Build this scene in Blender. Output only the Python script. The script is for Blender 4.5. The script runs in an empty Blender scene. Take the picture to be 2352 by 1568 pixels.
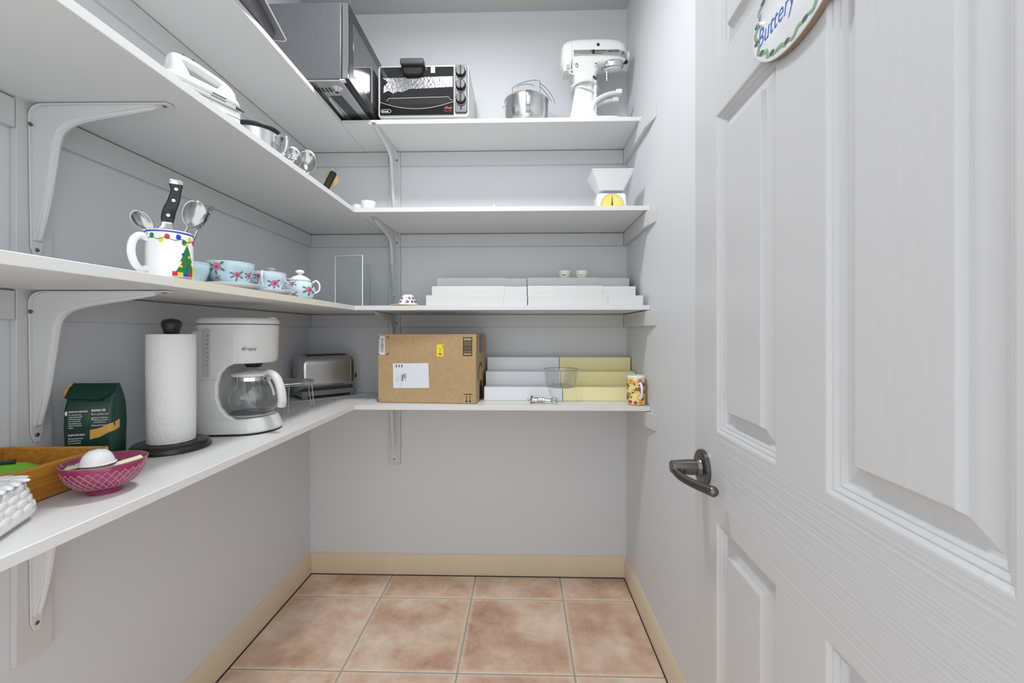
import bpy, math, random
from mathutils import Matrix, Vector
random.seed(7)
PI = math.pi
scene = bpy.context.scene
COL = scene.collection

# ------------------------------------------------------------------ camera, world, light, exposure
cam_d = bpy.data.cameras.new('camera')
cam = bpy.data.objects.new('camera', cam_d)
COL.objects.link(cam)
cam_d.sensor_width = 36.0
cam_d.lens = 36.0 * 960.0 / 2352.0
cam_d.shift_y = -(784 - 763) / 2352.0
cam_d.clip_start = 0.01
cam.location = (0, 0, 1.195)
cam.rotation_euler = (PI / 2, 0, math.atan(24 / 960.0))
scene.camera = cam

world = bpy.data.worlds.new('world')
scene.world = world
world.use_nodes = True
bg = world.node_tree.nodes['Background']
bg.inputs[0].default_value = (0.94, 0.972, 1.0, 1)
bg.inputs[1].default_value = 1.65

LAMP_POWER = 16.0
scene.view_settings.view_transform = 'Standard'
scene.view_settings.look = 'None'
scene.view_settings.gamma = 1.0
scene.view_settings.use_curve_mapping = False
scene.view_settings.exposure = 0.08

# ------------------------------------------------------------------ helpers
def T(x, y, z): return Matrix.Translation((x, y, z))
def RX(a): return Matrix.Rotation(a, 4, 'X')
def RY(a): return Matrix.Rotation(a, 4, 'Y')
def RZ(a): return Matrix.Rotation(a, 4, 'Z')
def SC(x, y, z): return Matrix.Diagonal((x, y, z, 1))
def D(a): return math.radians(a)
def frame(o, ux, uy):
    ux = Vector(ux).normalized(); uy = Vector(uy).normalized(); n = ux.cross(uy)
    m = Matrix.Identity(4)
    for i in range(3):
        m[i][0] = ux[i]; m[i][1] = uy[i]; m[i][2] = n[i]; m[i][3] = o[i]
    return m
def lin(c):
    r = []
    for v in c:
        v /= 255.0
        r.append(v / 12.92 if v <= 0.04045 else ((v + 0.055) / 1.055) ** 2.4)
    return (r[0], r[1], r[2], 1)
def rrect(x0, x1, y0, y1, r, n=5):
    p = []
    for cx, cy, a in ((x1 - r, y0 + r, -90), (x1 - r, y1 - r, 0), (x0 + r, y1 - r, 90), (x0 + r, y0 + r, 180)):
        for i in range(n + 1):
            t = D(a + 90.0 * i / n)
            p.append((cx + r * math.cos(t), cy + r * math.sin(t)))
    return p
def circ(cx, cy, rx, ry=None, n=14, a0=0.0):
    ry = rx if ry is None else ry
    return [(cx + rx * math.cos(a0 + 2 * PI * i / n), cy + ry * math.sin(a0 + 2 * PI * i / n)) for i in range(n)]
def bez(p, n=8):
    """smooth Catmull-Rom path through the points"""
    P_ = [Vector(q) for q in p]; out = []
    for i in range(len(P_) - 1):
        a = P_[max(i - 1, 0)]; b = P_[i]; c = P_[i + 1]; d = P_[min(i + 2, len(P_) - 1)]
        for k in range(n):
            t = k / n
            out.append(0.5 * ((2 * b) + (c - a) * t + (2 * a - 5 * b + 4 * c - d) * t * t + (3 * b - a - 3 * c + d) * t ** 3))
    out.append(P_[-1]); return out

class MB:
    def __init__(s): s.v = []; s.f = []
    def add(s, vs, fs, M=None):
        o = len(s.v)
        for p in vs:
            p = Vector(p)
            s.v.append(M @ p if M is not None else p)
        for f in fs: s.f.append([i + o for i in f])
        return s
    def box(s, x0, x1, y0, y1, z0, z1, M=None):
        return s.add([(x0,y0,z0),(x1,y0,z0),(x1,y1,z0),(x0,y1,z0),(x0,y0,z1),(x1,y0,z1),(x1,y1,z1),(x0,y1,z1)],
                     [(0,3,2,1),(4,5,6,7),(0,1,5,4),(1,2,6,5),(2,3,7,6),(3,0,4,7)], M)
    def prism(s, pts, z0, z1, M=None):
        n = len(pts)
        vs = [(x, y, z0) for x, y in pts] + [(x, y, z1) for x, y in pts]
        fs = [list(range(n))[::-1], [n + i for i in range(n)]]
        fs += [(i, (i + 1) % n, n + (i + 1) % n, n + i) for i in range(n)]
        return s.add(vs, fs, M)
    def loft(s, rings, M=None, caps=True, close=True):
        n = len(rings[0]); vs = [p for r in rings for p in r]; fs = []
        for k in range(len(rings) - 1):
            for i in range(n if close else n - 1):
                j = (i + 1) % n
                fs.append((k * n + i, k * n + j, (k + 1) * n + j, (k + 1) * n + i))
        if caps:
            fs.append(list(range(n))[::-1]); fs.append([(len(rings) - 1) * n + i for i in range(n)])
        return s.add(vs, fs, M)
    def lathe(s, prof, n=32, M=None, sx=1.0, sy=1.0):
        vs = []; fs = []; m = len(prof)
        for k in range(n):
            a = 2 * PI * k / n
            for r, z in prof: vs.append((r * math.cos(a) * sx, r * math.sin(a) * sy, z))
        for k in range(n):
            j = (k + 1) % n
            for i in range(m - 1):
                if prof[i][0] < 1e-6 and prof[i + 1][0] < 1e-6: continue
                q = [k * m + i, j * m + i, j * m + i + 1, k * m + i + 1]
                if prof[i][0] < 1e-6: q = [k * m + i, j * m + i + 1, k * m + i + 1]
                elif prof[i + 1][0] < 1e-6: q = [k * m + i, j * m + i, k * m + i + 1]
                fs.append(q)
        return s.add(vs, fs, M)
    def tube(s, path, r, n=8, M=None, closed=False, cap=True, flat=1.0):
        P_ = [Vector(p) for p in path]; N = len(P_)
        rr = r if isinstance(r, (list, tuple)) else [r] * N
        tang = []
        for i in range(N):
            a = P_[(i - 1) % N] if (closed or i > 0) else P_[i]
            b = P_[(i + 1) % N] if (closed or i < N - 1) else P_[i]
            t = (b - a); tang.append(t.normalized() if t.length > 1e-9 else Vector((0, 0, 1)))
        up = Vector((0, 0, 1)) if abs(tang[0].z) < 0.9 else Vector((1, 0, 0))
        u = tang[0].cross(up).normalized(); rings = []
        for i in range(N):
            u = (u - tang[i] * u.dot(tang[i])).normalized(); w = tang[i].cross(u)
            rings.append([P_[i] + (u * math.cos(2 * PI * k / n) + w * math.sin(2 * PI * k / n) * flat) * rr[i] for k in range(n)])
        if closed:
            rings.append(rings[0]); return s.loft(rings, M, caps=False)
        return s.loft(rings, M, caps=cap)
    def ell(s, c, rx, ry, rz, n=16, m=10, M=None):
        prof = [(math.sin(PI * i / m), -math.cos(PI * i / m)) for i in range(m + 1)]
        prof[0] = (0, -1); prof[-1] = (0, 1)
        L = T(*c) @ SC(rx, ry, rz)
        return s.lathe(prof, n, (M @ L) if M is not None else L)
    def build(s, name, mat, parent=None, bevel=0, seg=2, smooth=38, mats=None):
        me = bpy.data.meshes.new(name)
        me.from_pydata([tuple(p) for p in s.v], [], s.f)
        me.validate(); me.update()
        me.materials.append(MATS[mat] if isinstance(mat, str) else mat)
        if smooth:
            me.shade_smooth(); me.set_sharp_from_angle(angle=D(smooth))
        import bmesh
        b = bmesh.new(); b.from_mesh(me); bmesh.ops.recalc_face_normals(b, faces=b.faces); b.to_mesh(me); b.free()
        o = bpy.data.objects.new(name, me); COL.objects.link(o)
        if parent is not None: o.parent = parent
        if bevel:
            bv = o.modifiers.new('bevel', 'BEVEL'); bv.width = bevel; bv.segments = seg; bv.limit_method = 'ANGLE'; bv.angle_limit = D(30)
            bv.harden_normals = False
        return o

def thing(name, label, cat, loc=(0, 0, 0), rz=0.0, group=None, kind=None):
    o = bpy.data.objects.new(name, None); COL.objects.link(o)
    o.empty_display_size = 0.05
    o.location = loc; o.rotation_euler = (0, 0, rz)
    tag(o, label, cat, group, kind); return o
def tag(o, label=None, cat=None, group=None, kind=None):
    if label: o['label'] = label
    if cat: o['category'] = cat
    if group: o['group'] = group
    if kind: o['kind'] = kind
    return o
def part(name, mb, mat, parent, bevel=0, seg=2, smooth=38, label=None):
    o = mb.build(name, mat, parent, bevel, seg, smooth)
    if label: o['label'] = label
    return o
def copy_tree(o, parent=None):
    c = o.copy(); COL.objects.link(c); c.parent = parent
    for ch in list(o.children): copy_tree(ch, c)
    return c
def text_mb(s, size, M, mb=None, shear=0.0, ext=0.0002, align='LEFT', bold=0.0, sx=1.0):
    cu = bpy.data.curves.new('lettering', 'FONT'); cu.body = s; cu.size = size; cu.shear = shear
    cu.align_x = align; cu.extrude = ext; cu.offset = bold; cu.resolution_u = 3
    ob = bpy.data.objects.new('lettering', cu); me = bpy.data.meshes.new_from_object(ob)
    mb = mb or MB(); M2 = M @ SC(sx, 1, 1)
    mb.add([v.co.copy() for v in me.vertices], [list(p.vertices) for p in me.polygons], M2)
    bpy.data.objects.remove(ob); bpy.data.curves.remove(cu); bpy.data.meshes.remove(me)
    return mb
def flat(polys, M, mb=None, h=0.0004):
    mb = mb or MB()
    for p in polys: mb.prism(p, 0.00005, h, M)
    return mb
def rect(x0, x1, y0, y1): return [(x0, y0), (x1, y0), (x1, y1), (x0, y1)]

# ------------------------------------------------------------------ materials (all procedural)
MATS = {}
def mat(name, col, rough=0.5, metal=0.0, vary=None, bump=None, coat=0.0, spec=0.5, emit=None, alpha=None, trans=0.0):
    m = bpy.data.materials.new(name); m.use_nodes = True; nt = m.node_tree; N = nt.nodes; L = nt.links
    b = N['Principled BSDF']
    b.inputs['Base Color'].default_value = lin(col); b.inputs['Roughness'].default_value = rough
    b.inputs['Metallic'].default_value = metal; b.inputs['Coat Weight'].default_value = coat
    b.inputs['Specular IOR Level'].default_value = spec; b.inputs['Transmission Weight'].default_value = trans
    co = N.new('ShaderNodeTexCoord')
    def noise(scale, stretch=(1, 1, 1), det=3.0):
        mp = N.new('ShaderNodeMapping'); mp.inputs['Scale'].default_value = stretch
        L.new(co.outputs['Object'], mp.inputs['Vector'])
        nz = N.new('ShaderNodeTexNoise'); nz.inputs['Scale'].default_value = scale; nz.inputs['Detail'].default_value = det
        L.new(mp.outputs[0], nz.inputs['Vector']); return nz
    if vary:
        col2, scale = vary[0], vary[1]; st = vary[2] if len(vary) > 2 else (1, 1, 1)
        lo, hi = vary[3] if len(vary) > 3 else (0.35, 0.65)
        nz = noise(scale, st, 4.0); r = N.new('ShaderNodeValToRGB')
        r.color_ramp.elements[0].position = lo; r.color_ramp.elements[1].position = hi
        r.color_ramp.elements[0].color = lin(col); r.color_ramp.elements[1].color = lin(col2)
        L.new(nz.outputs['Fac'], r.inputs[0]); L.new(r.outputs[0], b.inputs['Base Color'])
    if bump:
        scale, strength, dist = bump[:3]; st = bump[3] if len(bump) > 3 else (1, 1, 1)
        nz = noise(scale, st, 3.0); bp = N.new('ShaderNodeBump')
        bp.inputs['Strength'].default_value = strength; bp.inputs['Distance'].default_value = dist
        L.new(nz.outputs['Fac'], bp.inputs['Height']); L.new(bp.outputs[0], b.inputs['Normal'])
    if emit:
        b.inputs['Emission Color'].default_value = (1, 1, 1, 1); b.inputs['Emission Strength'].default_value = emit
    MATS[name] = m; return m
def clear(name, tint=(250, 252, 252), refl=0.9, rough=0.02, base=0.05):
    """thin clear glass or acrylic: see-through with a Fresnel reflection"""
    m = bpy.data.materials.new(name); m.use_nodes = True; nt = m.node_tree; N = nt.nodes; L = nt.links
    N.remove(N['Principled BSDF']); out = N['Material Output']
    t = N.new('ShaderNodeBsdfTransparent'); t.inputs[0].default_value = lin(tint)
    g = N.new('ShaderNodeBsdfGlossy'); g.inputs['Roughness'].default_value = rough; g.inputs[0].default_value = (refl, refl, refl, 1)
    lw = N.new('ShaderNodeLayerWeight'); lw.inputs[0].default_value = 0.5
    pw = N.new('ShaderNodeMath'); pw.operation = 'POWER'; pw.inputs[1].default_value = 4.0; L.new(lw.outputs['Facing'], pw.inputs[0])
    fr = N.new('ShaderNodeMath'); fr.operation = 'MULTIPLY_ADD'; fr.inputs[1].default_value = 0.8; fr.inputs[2].default_value = base; L.new(pw.outputs[0], fr.inputs[0])
    mx = N.new('ShaderNodeMixShader')
    L.new(fr.outputs[0], mx.inputs[0]); L.new(t.outputs[0], mx.inputs[1]); L.new(g.outputs[0], mx.inputs[2]); L.new(mx.outputs[0], out.inputs[0])
    MATS[name] = m

mat('wall_paint', (214, 216, 219), 0.55, bump=(260, 0.10, 0.0008))
mat('ceiling_paint', (196, 196, 194), 0.8, bump=(55, 0.6, 0.004))
mat('shelf_white', (222, 222, 221), 0.42, bump=(500, 0.03, 0.0003))
mat('cleat_white', (206, 206, 206), 0.5, bump=(60, 0.25, 0.0006, (1, 1, 8)))
mat('edge_cream', (226, 221, 203), 0.5)
mat('bracket_white', (214, 214, 214), 0.35)
mat('baseboard_cream', (222, 205, 180), 0.45, vary=((216, 197, 170), 3.0))
mat('grout', (166, 166, 160), 0.9, bump=(400, 0.3, 0.001))
mat('joint_dark', (52, 46, 38), 0.9)
mat('door_white', (197, 197, 198), 0.34, bump=(22, 0.35, 0.0009, (1, 1, 0.06)))
mat('door_rail', (197, 197, 198), 0.34, bump=(30, 0.9, 0.0014, (0.06, 1, 7.5)))
mat('door_panel', (197, 197, 198), 0.34, bump=(14, 0.55, 0.0014, (6, 1, 0.9)))
mat('nickel', (112, 110, 108), 0.32, 1.0)
mat('screw_metal', (120, 118, 115), 0.4, 1.0)
mat('steel', (205, 205, 205), 0.22, 1.0, bump=(40, 0.05, 0.0004, (1, 1, 30)))
mat('steel_brushed', (204, 204, 205), 0.34, 1.0, bump=(60, 0.08, 0.0004, (1, 30, 30)))
mat('chrome', (222, 222, 222), 0.08, 1.0)
mat('spoon_steel', (176, 176, 175), 0.17, 1.0)
mat('foil', (186, 186, 187), 0.22, 1.0, bump=(90, 0.5, 0.004))
mat('dark_steel', (90, 90, 94), 0.5, 0.2, vary=((104, 104, 108), 350))
mat('mirror_glass', (112, 112, 114), 0.06, 0.75)
mat('black_gloss', (18, 18, 19), 0.12)
mat('black_plastic', (30, 30, 31), 0.42)
mat('black_matte', (22, 22, 23), 0.75)
mat('dark_gray', (70, 70, 72), 0.4)
mat('dark_bronze', (58, 55, 53), 0.26, 0.5)
mat('plastic_white', (217, 217, 216), 0.3)
mat('plastic_cool', (226, 229, 233), 0.35)
mat('plastic_yellow', (240, 230, 178), 0.38)
mat('plastic_grey', (190, 190, 190), 0.4)
mat('enamel_white', (235, 235, 233), 0.18, coat=0.3)
mat('cord_white', (226, 226, 224), 0.45)
mat('china_white', (240, 241, 242), 0.12, coat=0.3)
mat('china_blue', (190, 216, 226), 0.14, coat=0.3)
mat('china_blue_pale', (206, 224, 236), 0.14, coat=0.3)
mat('rose_pink', (214, 120, 160), 0.25)
mat('rose_dark', (176, 70, 112), 0.25)
mat('leaf_green', (70, 128, 98), 0.3)
mat('vine_green', (128, 158, 128), 0.4)
mat('vine_dark', (74, 92, 84), 0.4)
mat('ink_blue', (66, 98, 176), 0.4)
mat('paint_blue', (36, 74, 190), 0.3)
mat('paint_red', (206, 40, 40), 0.3)
mat('paint_yellow', (236, 208, 50), 0.3)
mat('paint_green', (28, 128, 66), 0.3)
mat('paint_brown', (120, 70, 50), 0.4)
mat('orange_fruit', (232, 150, 50), 0.25)
mat('peach_fruit', (240, 190, 96), 0.25)
mat('red_fruit', (196, 74, 56), 0.25)
mat('plum_purple', (122, 74, 150), 0.3)
mat('plum_dark', (140, 60, 110), 0.3)
mat('cream_yellow', (240, 224, 150), 0.25)
mat('leaf_dark', (58, 92, 60), 0.3)
mat('lime_paint', (170, 206, 140), 0.3)
mat('cardboard', (186, 158, 118), 0.8, vary=((178, 150, 110), 60))
mat('print_black', (34, 30, 27), 0.6)
mat('print_grey', (120, 120, 126), 0.6)
mat('label_white', (226, 229, 236), 0.45)
mat('label_yellow', (246, 220, 30), 0.5)
mat('tape_dark', (44, 58, 54), 0.25)
mat('bag_green', (12, 56, 46), 0.35, bump=(18, 0.4, 0.006))
mat('bag_line', (44, 92, 76), 0.4)
mat('bag_tan', (222, 170, 84), 0.4)
mat('print_white', (236, 236, 230), 0.5)
mat('paper_white', (240, 240, 239), 0.95, bump=(150, 0.8, 0.003))
mat('wood_tray', (206, 146, 60), 0.38, vary=((184, 122, 46), 9, (9, 0.5, 14)))
mat('wood_pale', (222, 196, 128), 0.5, vary=((206, 178, 110), 20))
mat('lime_plastic', (120, 190, 40), 0.35)
mat('plum_glaze', (150, 44, 92), 0.12, coat=0.4)
mat('plum_ridge', (186, 130, 140), 0.2, coat=0.4)
mat('packet_cream', (240, 236, 206), 0.6)
mat('ceramic_white', (236, 236, 236), 0.2, coat=0.2)
mat('plaque_white', (228, 230, 232), 0.2, coat=0.4)
mat('plaque_edge', (150, 128, 110), 0.6)
mat('pan_dark', (108, 108, 110), 0.35, 0.4, bump=(350, 0.6, 0.001))
mat('pan_edge', (216, 216, 218), 0.35, 0.2)
mat('dial_yellow', (240, 218, 120), 0.4)
mat('milk_plastic', (232, 233, 236), 0.35)
mat('red_print', (200, 40, 44), 0.4)
mat('oven_white', (226, 226, 224), 0.28)
mat('glass_dark', (40, 40, 42), 0.05)
mat('wax_white', (236, 234, 224), 0.5)
mat('lamp_glass', (255, 252, 246), 0.4, emit=3.0)
clear('glass'); clear('acrylic', (253, 254, 254), base=0.03); clear('glass_tint', (251, 252, 252)); clear('glass_carafe', (242, 244, 244), base=0.08)
mat('acrylic_edge', (236, 240, 242), 0.2)
mat('glass_edge', (140, 156, 156), 0.1)
mat('plastic_edge', (128, 132, 136), 0.2)

# floor tile: mottled terracotta with a paler glazed border, different on each tile
def tile_mat():
    m = bpy.data.materials.new('terracotta_tile'); m.use_nodes = True; nt = m.node_tree; N = nt.nodes; L = nt.links
    b = N['Principled BSDF']; b.inputs['Roughness'].default_value = 0.42
    co = N.new('ShaderNodeTexCoord'); oi = N.new('ShaderNodeObjectInfo')
    mul = N.new('ShaderNodeVectorMath'); mul.operation = 'SCALE'; mul.inputs['Scale'].default_value = 37.0
    cmb = N.new('ShaderNodeCombineXYZ')
    for i in range(3): L.new(oi.outputs['Random'], cmb.inputs[i])
    L.new(cmb.outputs[0], mul.inputs[0])
    ad = N.new('ShaderNodeVectorMath'); ad.operation = 'ADD'
    L.new(co.outputs['Object'], ad.inputs[0]); L.new(mul.outputs[0], ad.inputs[1])
    n1 = N.new('ShaderNodeTexNoise'); n1.inputs['Scale'].default_value = 4.6; n1.inputs['Detail'].default_value = 8.0; n1.inputs['Roughness'].default_value = 0.68
    L.new(ad.outputs[0], n1.inputs['Vector'])
    r = N.new('ShaderNodeValToRGB'); e = r.color_ramp.elements
    e[0].position = 0.30; e[0].color = lin((180, 140, 118)); e[1].position = 0.66; e[1].color = lin((236, 220, 202))
    k = e.new(0.42); k.color = lin((206, 168, 144)); k = e.new(0.53); k.color = lin((222, 194, 172))
    L.new(n1.outputs['Fac'], r.inputs[0])
    n2 = N.new('ShaderNodeTexNoise'); n2.inputs['Scale'].default_value = 60; n2.inputs['Detail'].default_value = 4.0
    L.new(ad.outputs[0], n2.inputs['Vector'])
    # distance to the tile border from object coordinates (tile centred on its origin)
    sp = N.new('ShaderNodeSeparateXYZ'); L.new(co.outputs['Object'], sp.inputs[0])
    def edge(o, half):
        a = N.new('ShaderNodeMath'); a.operation = 'ABSOLUTE'; L.new(sp.outputs[o], a.inputs[0])
        c = N.new('ShaderNodeMath'); c.operation = 'SUBTRACT'; c.inputs[0].default_value = half; L.new(a.outputs[0], c.inputs[1]); return c
    mn = N.new('ShaderNodeMath'); mn.operation = 'MINIMUM'
    L.new(edge(0, 0.2035).outputs[0], mn.inputs[0]); L.new(edge(1, 0.2035).outputs[0], mn.inputs[1])
    nw = N.new('ShaderNodeMath'); nw.operation = 'MULTIPLY_ADD'; nw.inputs[1].default_value = 0.02; nw.inputs[2].default_value = -0.008
    L.new(n2.outputs['Fac'], nw.inputs[0])
    sm = N.new('ShaderNodeMath'); sm.operation = 'ADD'; L.new(mn.outputs[0], sm.inputs[0]); L.new(nw.outputs[0], sm.inputs[1])
    rr = N.new('ShaderNodeMapRange'); rr.inputs[1].default_value = 0.002; rr.inputs[2].default_value = 0.02; rr.inputs[3].default_value = 0.75; rr.inputs[4].default_value = 0.0
    L.new(sm.outputs[0], rr.inputs[0])
    mx = N.new('ShaderNodeMix'); mx.data_type = 'RGBA'
    L.new(rr.outputs[0], mx.inputs[0]); L.new(r.outputs[0], mx.inputs[6]); mx.inputs[7].default_value = lin((236, 216, 186))
    L.new(mx.outputs[2], b.inputs['Base Color'])
    bp = N.new('ShaderNodeBump'); bp.inputs['Strength'].default_value = 0.15; bp.inputs['Distance'].default_value = 0.001
    L.new(n2.outputs['Fac'], bp.inputs['Height']); L.new(bp.outputs[0], b.inputs['Normal'])
    MATS['tile'] = m
tile_mat()

# ------------------------------------------------------------------ dimensions of the room (metres, camera foot at origin)
XL, XR, YB, YF, ZC = -1.06, 0.51, 2.06, 0.08, 2.775
Z1, Z2, Z3, Z4 = 0.900, 1.3035, 1.700, 2.105     # shelf tops
TH = 0.019
XF, YFR = -0.682, 1.677                            # front edges of the deep shelves
XF4, YF4 = -0.776, 1.775                           # front edges of the top shelf
CT = 0.014                                         # cleat thickness

def struct(name, mb, m, bevel=0, label=None):
    o = mb.build(name, m, None, bevel); o['kind'] = 'structure'
    if label: o['label'] = label
    return o

floor = struct('floor', MB().box(XL - 0.1, XR + 0.1, YF - 1.3, YB + 0.1, -0.05, -0.0018), 'grout', label='terracotta tiled floor with grey grout')
struct('wall_back', MB().box(XL - 0.1, XR + 0.1, YB, YB + 0.1, -0.05, ZC + 0.1), 'wall_paint', label='pale lavender grey back wall')
struct('wall_left', MB().box(XL - 0.1, XL, YF, YB, -0.05, ZC + 0.1), 'wall_paint', label='pale grey left wall behind the long shelves')
struct('wall_right', MB().box(XR, XR + 0.1, YF, YB, -0.05, ZC + 0.1), 'wall_paint', label='pale grey right wall behind the open door')
struct('ceiling', MB().box(XL, XR, YF, YB, ZC, ZC + 0.1), 'ceiling_paint', label='textured grey white ceiling')
# stub of wall carrying the door hinges
struct('trim_1', MB().box(0.405, XR, 0.09, 0.20, 0, 2.10), 'door_white', label='white hinge jamb of the open door')

# tiles: one object each, sharing a mesh for whole tiles
PITCH, GAP = 0.411, 0.0060
gx = [-0.6400 + PITCH * i for i in range(-1, 4)]; gy = [1.872 - PITCH * j for j in range(0, 8)]
full_me = None
xs = [XL + 0.002] + [x for x in gx if XL + 0.02 < x < XR - 0.02] + [XR - 0.002]
ys = [YB - 0.002] + gy
for i in range(len(xs) - 1):
    for j in range(len(ys) - 1):
        x0, x1 = xs[i] + GAP / 2, xs[i + 1] - GAP / 2
        y1, y0 = ys[j] - GAP / 2, ys[j + 1] + GAP / 2
        if y0 < YF - 0.6: continue
        # keep the tile frame centred where a whole tile would be, so that cut tiles lose their border at the cut
        cx = (x0 + x1) / 2; cy = (y0 + y1) / 2
        if i == 0: cx = x1 - 0.20325
        if i == len(xs) - 2: cx = x0 + 0.20325
        if j == 0: cy = y0 + 0.20325
        whole = 0 < i < len(xs) - 2 and j > 0
        if whole and full_me is not None:
            o = bpy.data.objects.new('tile', full_me); COL.objects.link(o); o.parent = floor
        else:
            b = MB(); c = 0.0015
            b.loft([[(x0 - cx, y0 - cy, -0.008), (x1 - cx, y0 - cy, -0.008), (x1 - cx, y1 - cy, -0.008), (x0 - cx, y1 - cy, -0.008)],
                    [(x0 - cx, y0 - cy, -c), (x1 - cx, y0 - cy, -c), (x1 - cx, y1 - cy, -c), (x0 - cx, y1 - cy, -c)],
                    [(x0 - cx + c, y0 - cy + c, 0), (x1 - cx - c, y0 - cy + c, 0), (x1 - cx - c, y1 - cy - c, 0), (x0 - cx + c, y1 - cy - c, 0)]])
            o = b.build('tile', 'tile', floor, smooth=20)
            if whole: full_me = o.data
        o.location = (cx, cy, 0)
o = MB().box(XL + 0.014, XL + 0.019, YF, YB - 0.01, -0.001, 0.0025).box(XL + 0.01, XR - 0.01, YB - 0.019, YB - 0.014, -0.001, 0.002).box(XR - 0.018, XR - 0.014, 0.3, YB - 0.01, -0.001, 0.002).build('floor_joint', 'joint_dark', floor)
o['label'] = 'dark gap between the tiles and the baseboards'

# baseboards with a small moulded top
def base_prof(t):
    return [(0, 0), (t, 0), (t, 0.076), (t - 0.002, 0.080), (t - 0.003, 0.086), (t - 0.007, 0.092), (0.003, 0.100), (0, 0.101)]
def baseboard(name, M, length, label):
    mb = MB(); mb.prism(base_prof(0.014), 0, length, M)
    o = struct(name, mb, 'baseboard_cream', label=label); return o
baseboard('baseboard_back', frame((XL, YB, 0.0), (0, -1, 0), (0, 0, 1)) @ SC(1, 1, -1), XR - XL, 'cream baseboard along the back wall')
baseboard('baseboard_left', frame((XL, YF, 0.0), (1, 0, 0), (0, 0, 1)) @ SC(1, 1, -1), YB - YF, 'cream baseboard along the left wall')
baseboard('baseboard_right', frame((XR, YF, 0.0), (-1, 0, 0), (0, 0, 1)), YB - YF, 'cream baseboard along the right wall')

# ------------------------------------------------------------------ shelves (boards, cleats, uprights)
YS = 0.085
def board(name, x0, x1, y0, y1, top, label):
    o = MB().box(x0, x1, y0, y1, top - TH, top).build(name, 'shelf_white', None, 0.0012, 1)
    return tag(o, label, 'shelf', 'white shelf boards')
names = ['counter height', 'eye level, carrying the flowered china', 'third level, carrying the white hand mixer', 'top level, carrying the microwave']
rn = ['counter height, carrying the carton', 'second level, carrying white stepped racks', 'third level, carrying the scale', 'top level, carrying the toaster oven']
for k, (zt, xf, yf) in enumerate(((Z1, XF, YFR), (Z2, XF, YFR), (Z3, XF, YFR), (Z4, XF4, YF4))):
    L_ = board('shelf_board', XL + 0.001, xf, YS, YB - 0.001, zt, 'long white shelf board along the left wall at ' + names[k])
    R_ = board('shelf_board', xf + 0.0006, XR - 0.001, yf, YB - 0.001, zt, 'white shelf board along the back wall at ' + rn[k])
    if k == 1:
        part('edge_strip', MB().box(XF - 0.0002, XF + 0.0007, 0.80, 1.44, Z2 - TH, Z2), 'edge_cream', L_, label='yellowed strip of edge banding')
        part('edge_strip', MB().box(-0.54, -0.43, YFR - 0.0007, YFR + 0.0002, Z2 - TH, Z2), 'edge_cream', R_, label='yellowed strip of edge banding')

def cleat(mb, label, rz=None):
    return tag(mb.build('wall_cleat', 'cleat_white', None, 0.0015, 1), label, 'cleat', 'painted wooden cleats under the shelves')
CH = 0.061
UX0, UX1 = -0.6605, -0.6020       # upright on the back wall
UY0, UY1 = 0.838, 0.905           # upright on the left wall
lev = ['counter', 'china shelf', 'hand mixer shelf', 'microwave shelf']
rlev = ['cardboard box shelf', 'stepped rack shelf', 'kitchen scale shelf', 'toaster oven shelf']
for k, zt in enumerate((Z1, Z2, Z3, Z4)):
    zu = zt - TH - 0.0030; h = CH + (0.006 if k == 3 else 0)
    if k > 0:
        cleat(MB().box(XL + CT, UX0 - 0.001, YB - CT, YB - 0.0003, zu - h, zu), 'short white cleat on the back wall left of the upright, under the ' + rlev[k])
        cleat(MB().box(UX1 + 0.001, XR - 0.0195, YB - CT, YB - 0.0003, zu - h, zu), 'long white cleat on the back wall right of the upright, under the ' + rlev[k])
        cleat(MB().box(XL + 0.0003, XL + CT, UY1 + 0.001, YB - 0.0003, zu - h, zu), 'long white cleat on the left wall beyond the upright, under the ' + lev[k])
        cleat(MB().box(XL + 0.0003, XL + CT, YS, UY0 - 0.001, zu - h, zu), 'white cleat on the left wall nearest the viewer, under the ' + lev[k])
    cleat(MB().prism([(XR - 0.0003, 1.60), (XR - 0.0003, YB - 0.0003), (XR - 0.019, YB - 0.0003), (XR - 0.019, 1.685)], zu - h, zu), 'white end cleat with mitred tip on the right wall under the ' + rlev[k])
tag(MB().box(UX0, UX1, YB - CT, YB - 0.0003, 0.545, Z4 - TH - 0.002).build('wall_upright', 'cleat_white', None, 0.0015, 1), 'vertical white strip on the back wall holding the brackets', 'upright')
# uprights pass behind the shelves: the boards are notched round them
tag(MB().box(XL + 0.0003, XL + CT, UY0, UY1, 0.50, Z4 - TH - 0.002).build('wall_upright', 'cleat_white', None, 0.0015, 1), 'vertical white strip on the left wall holding the brackets', 'upright')

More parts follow.
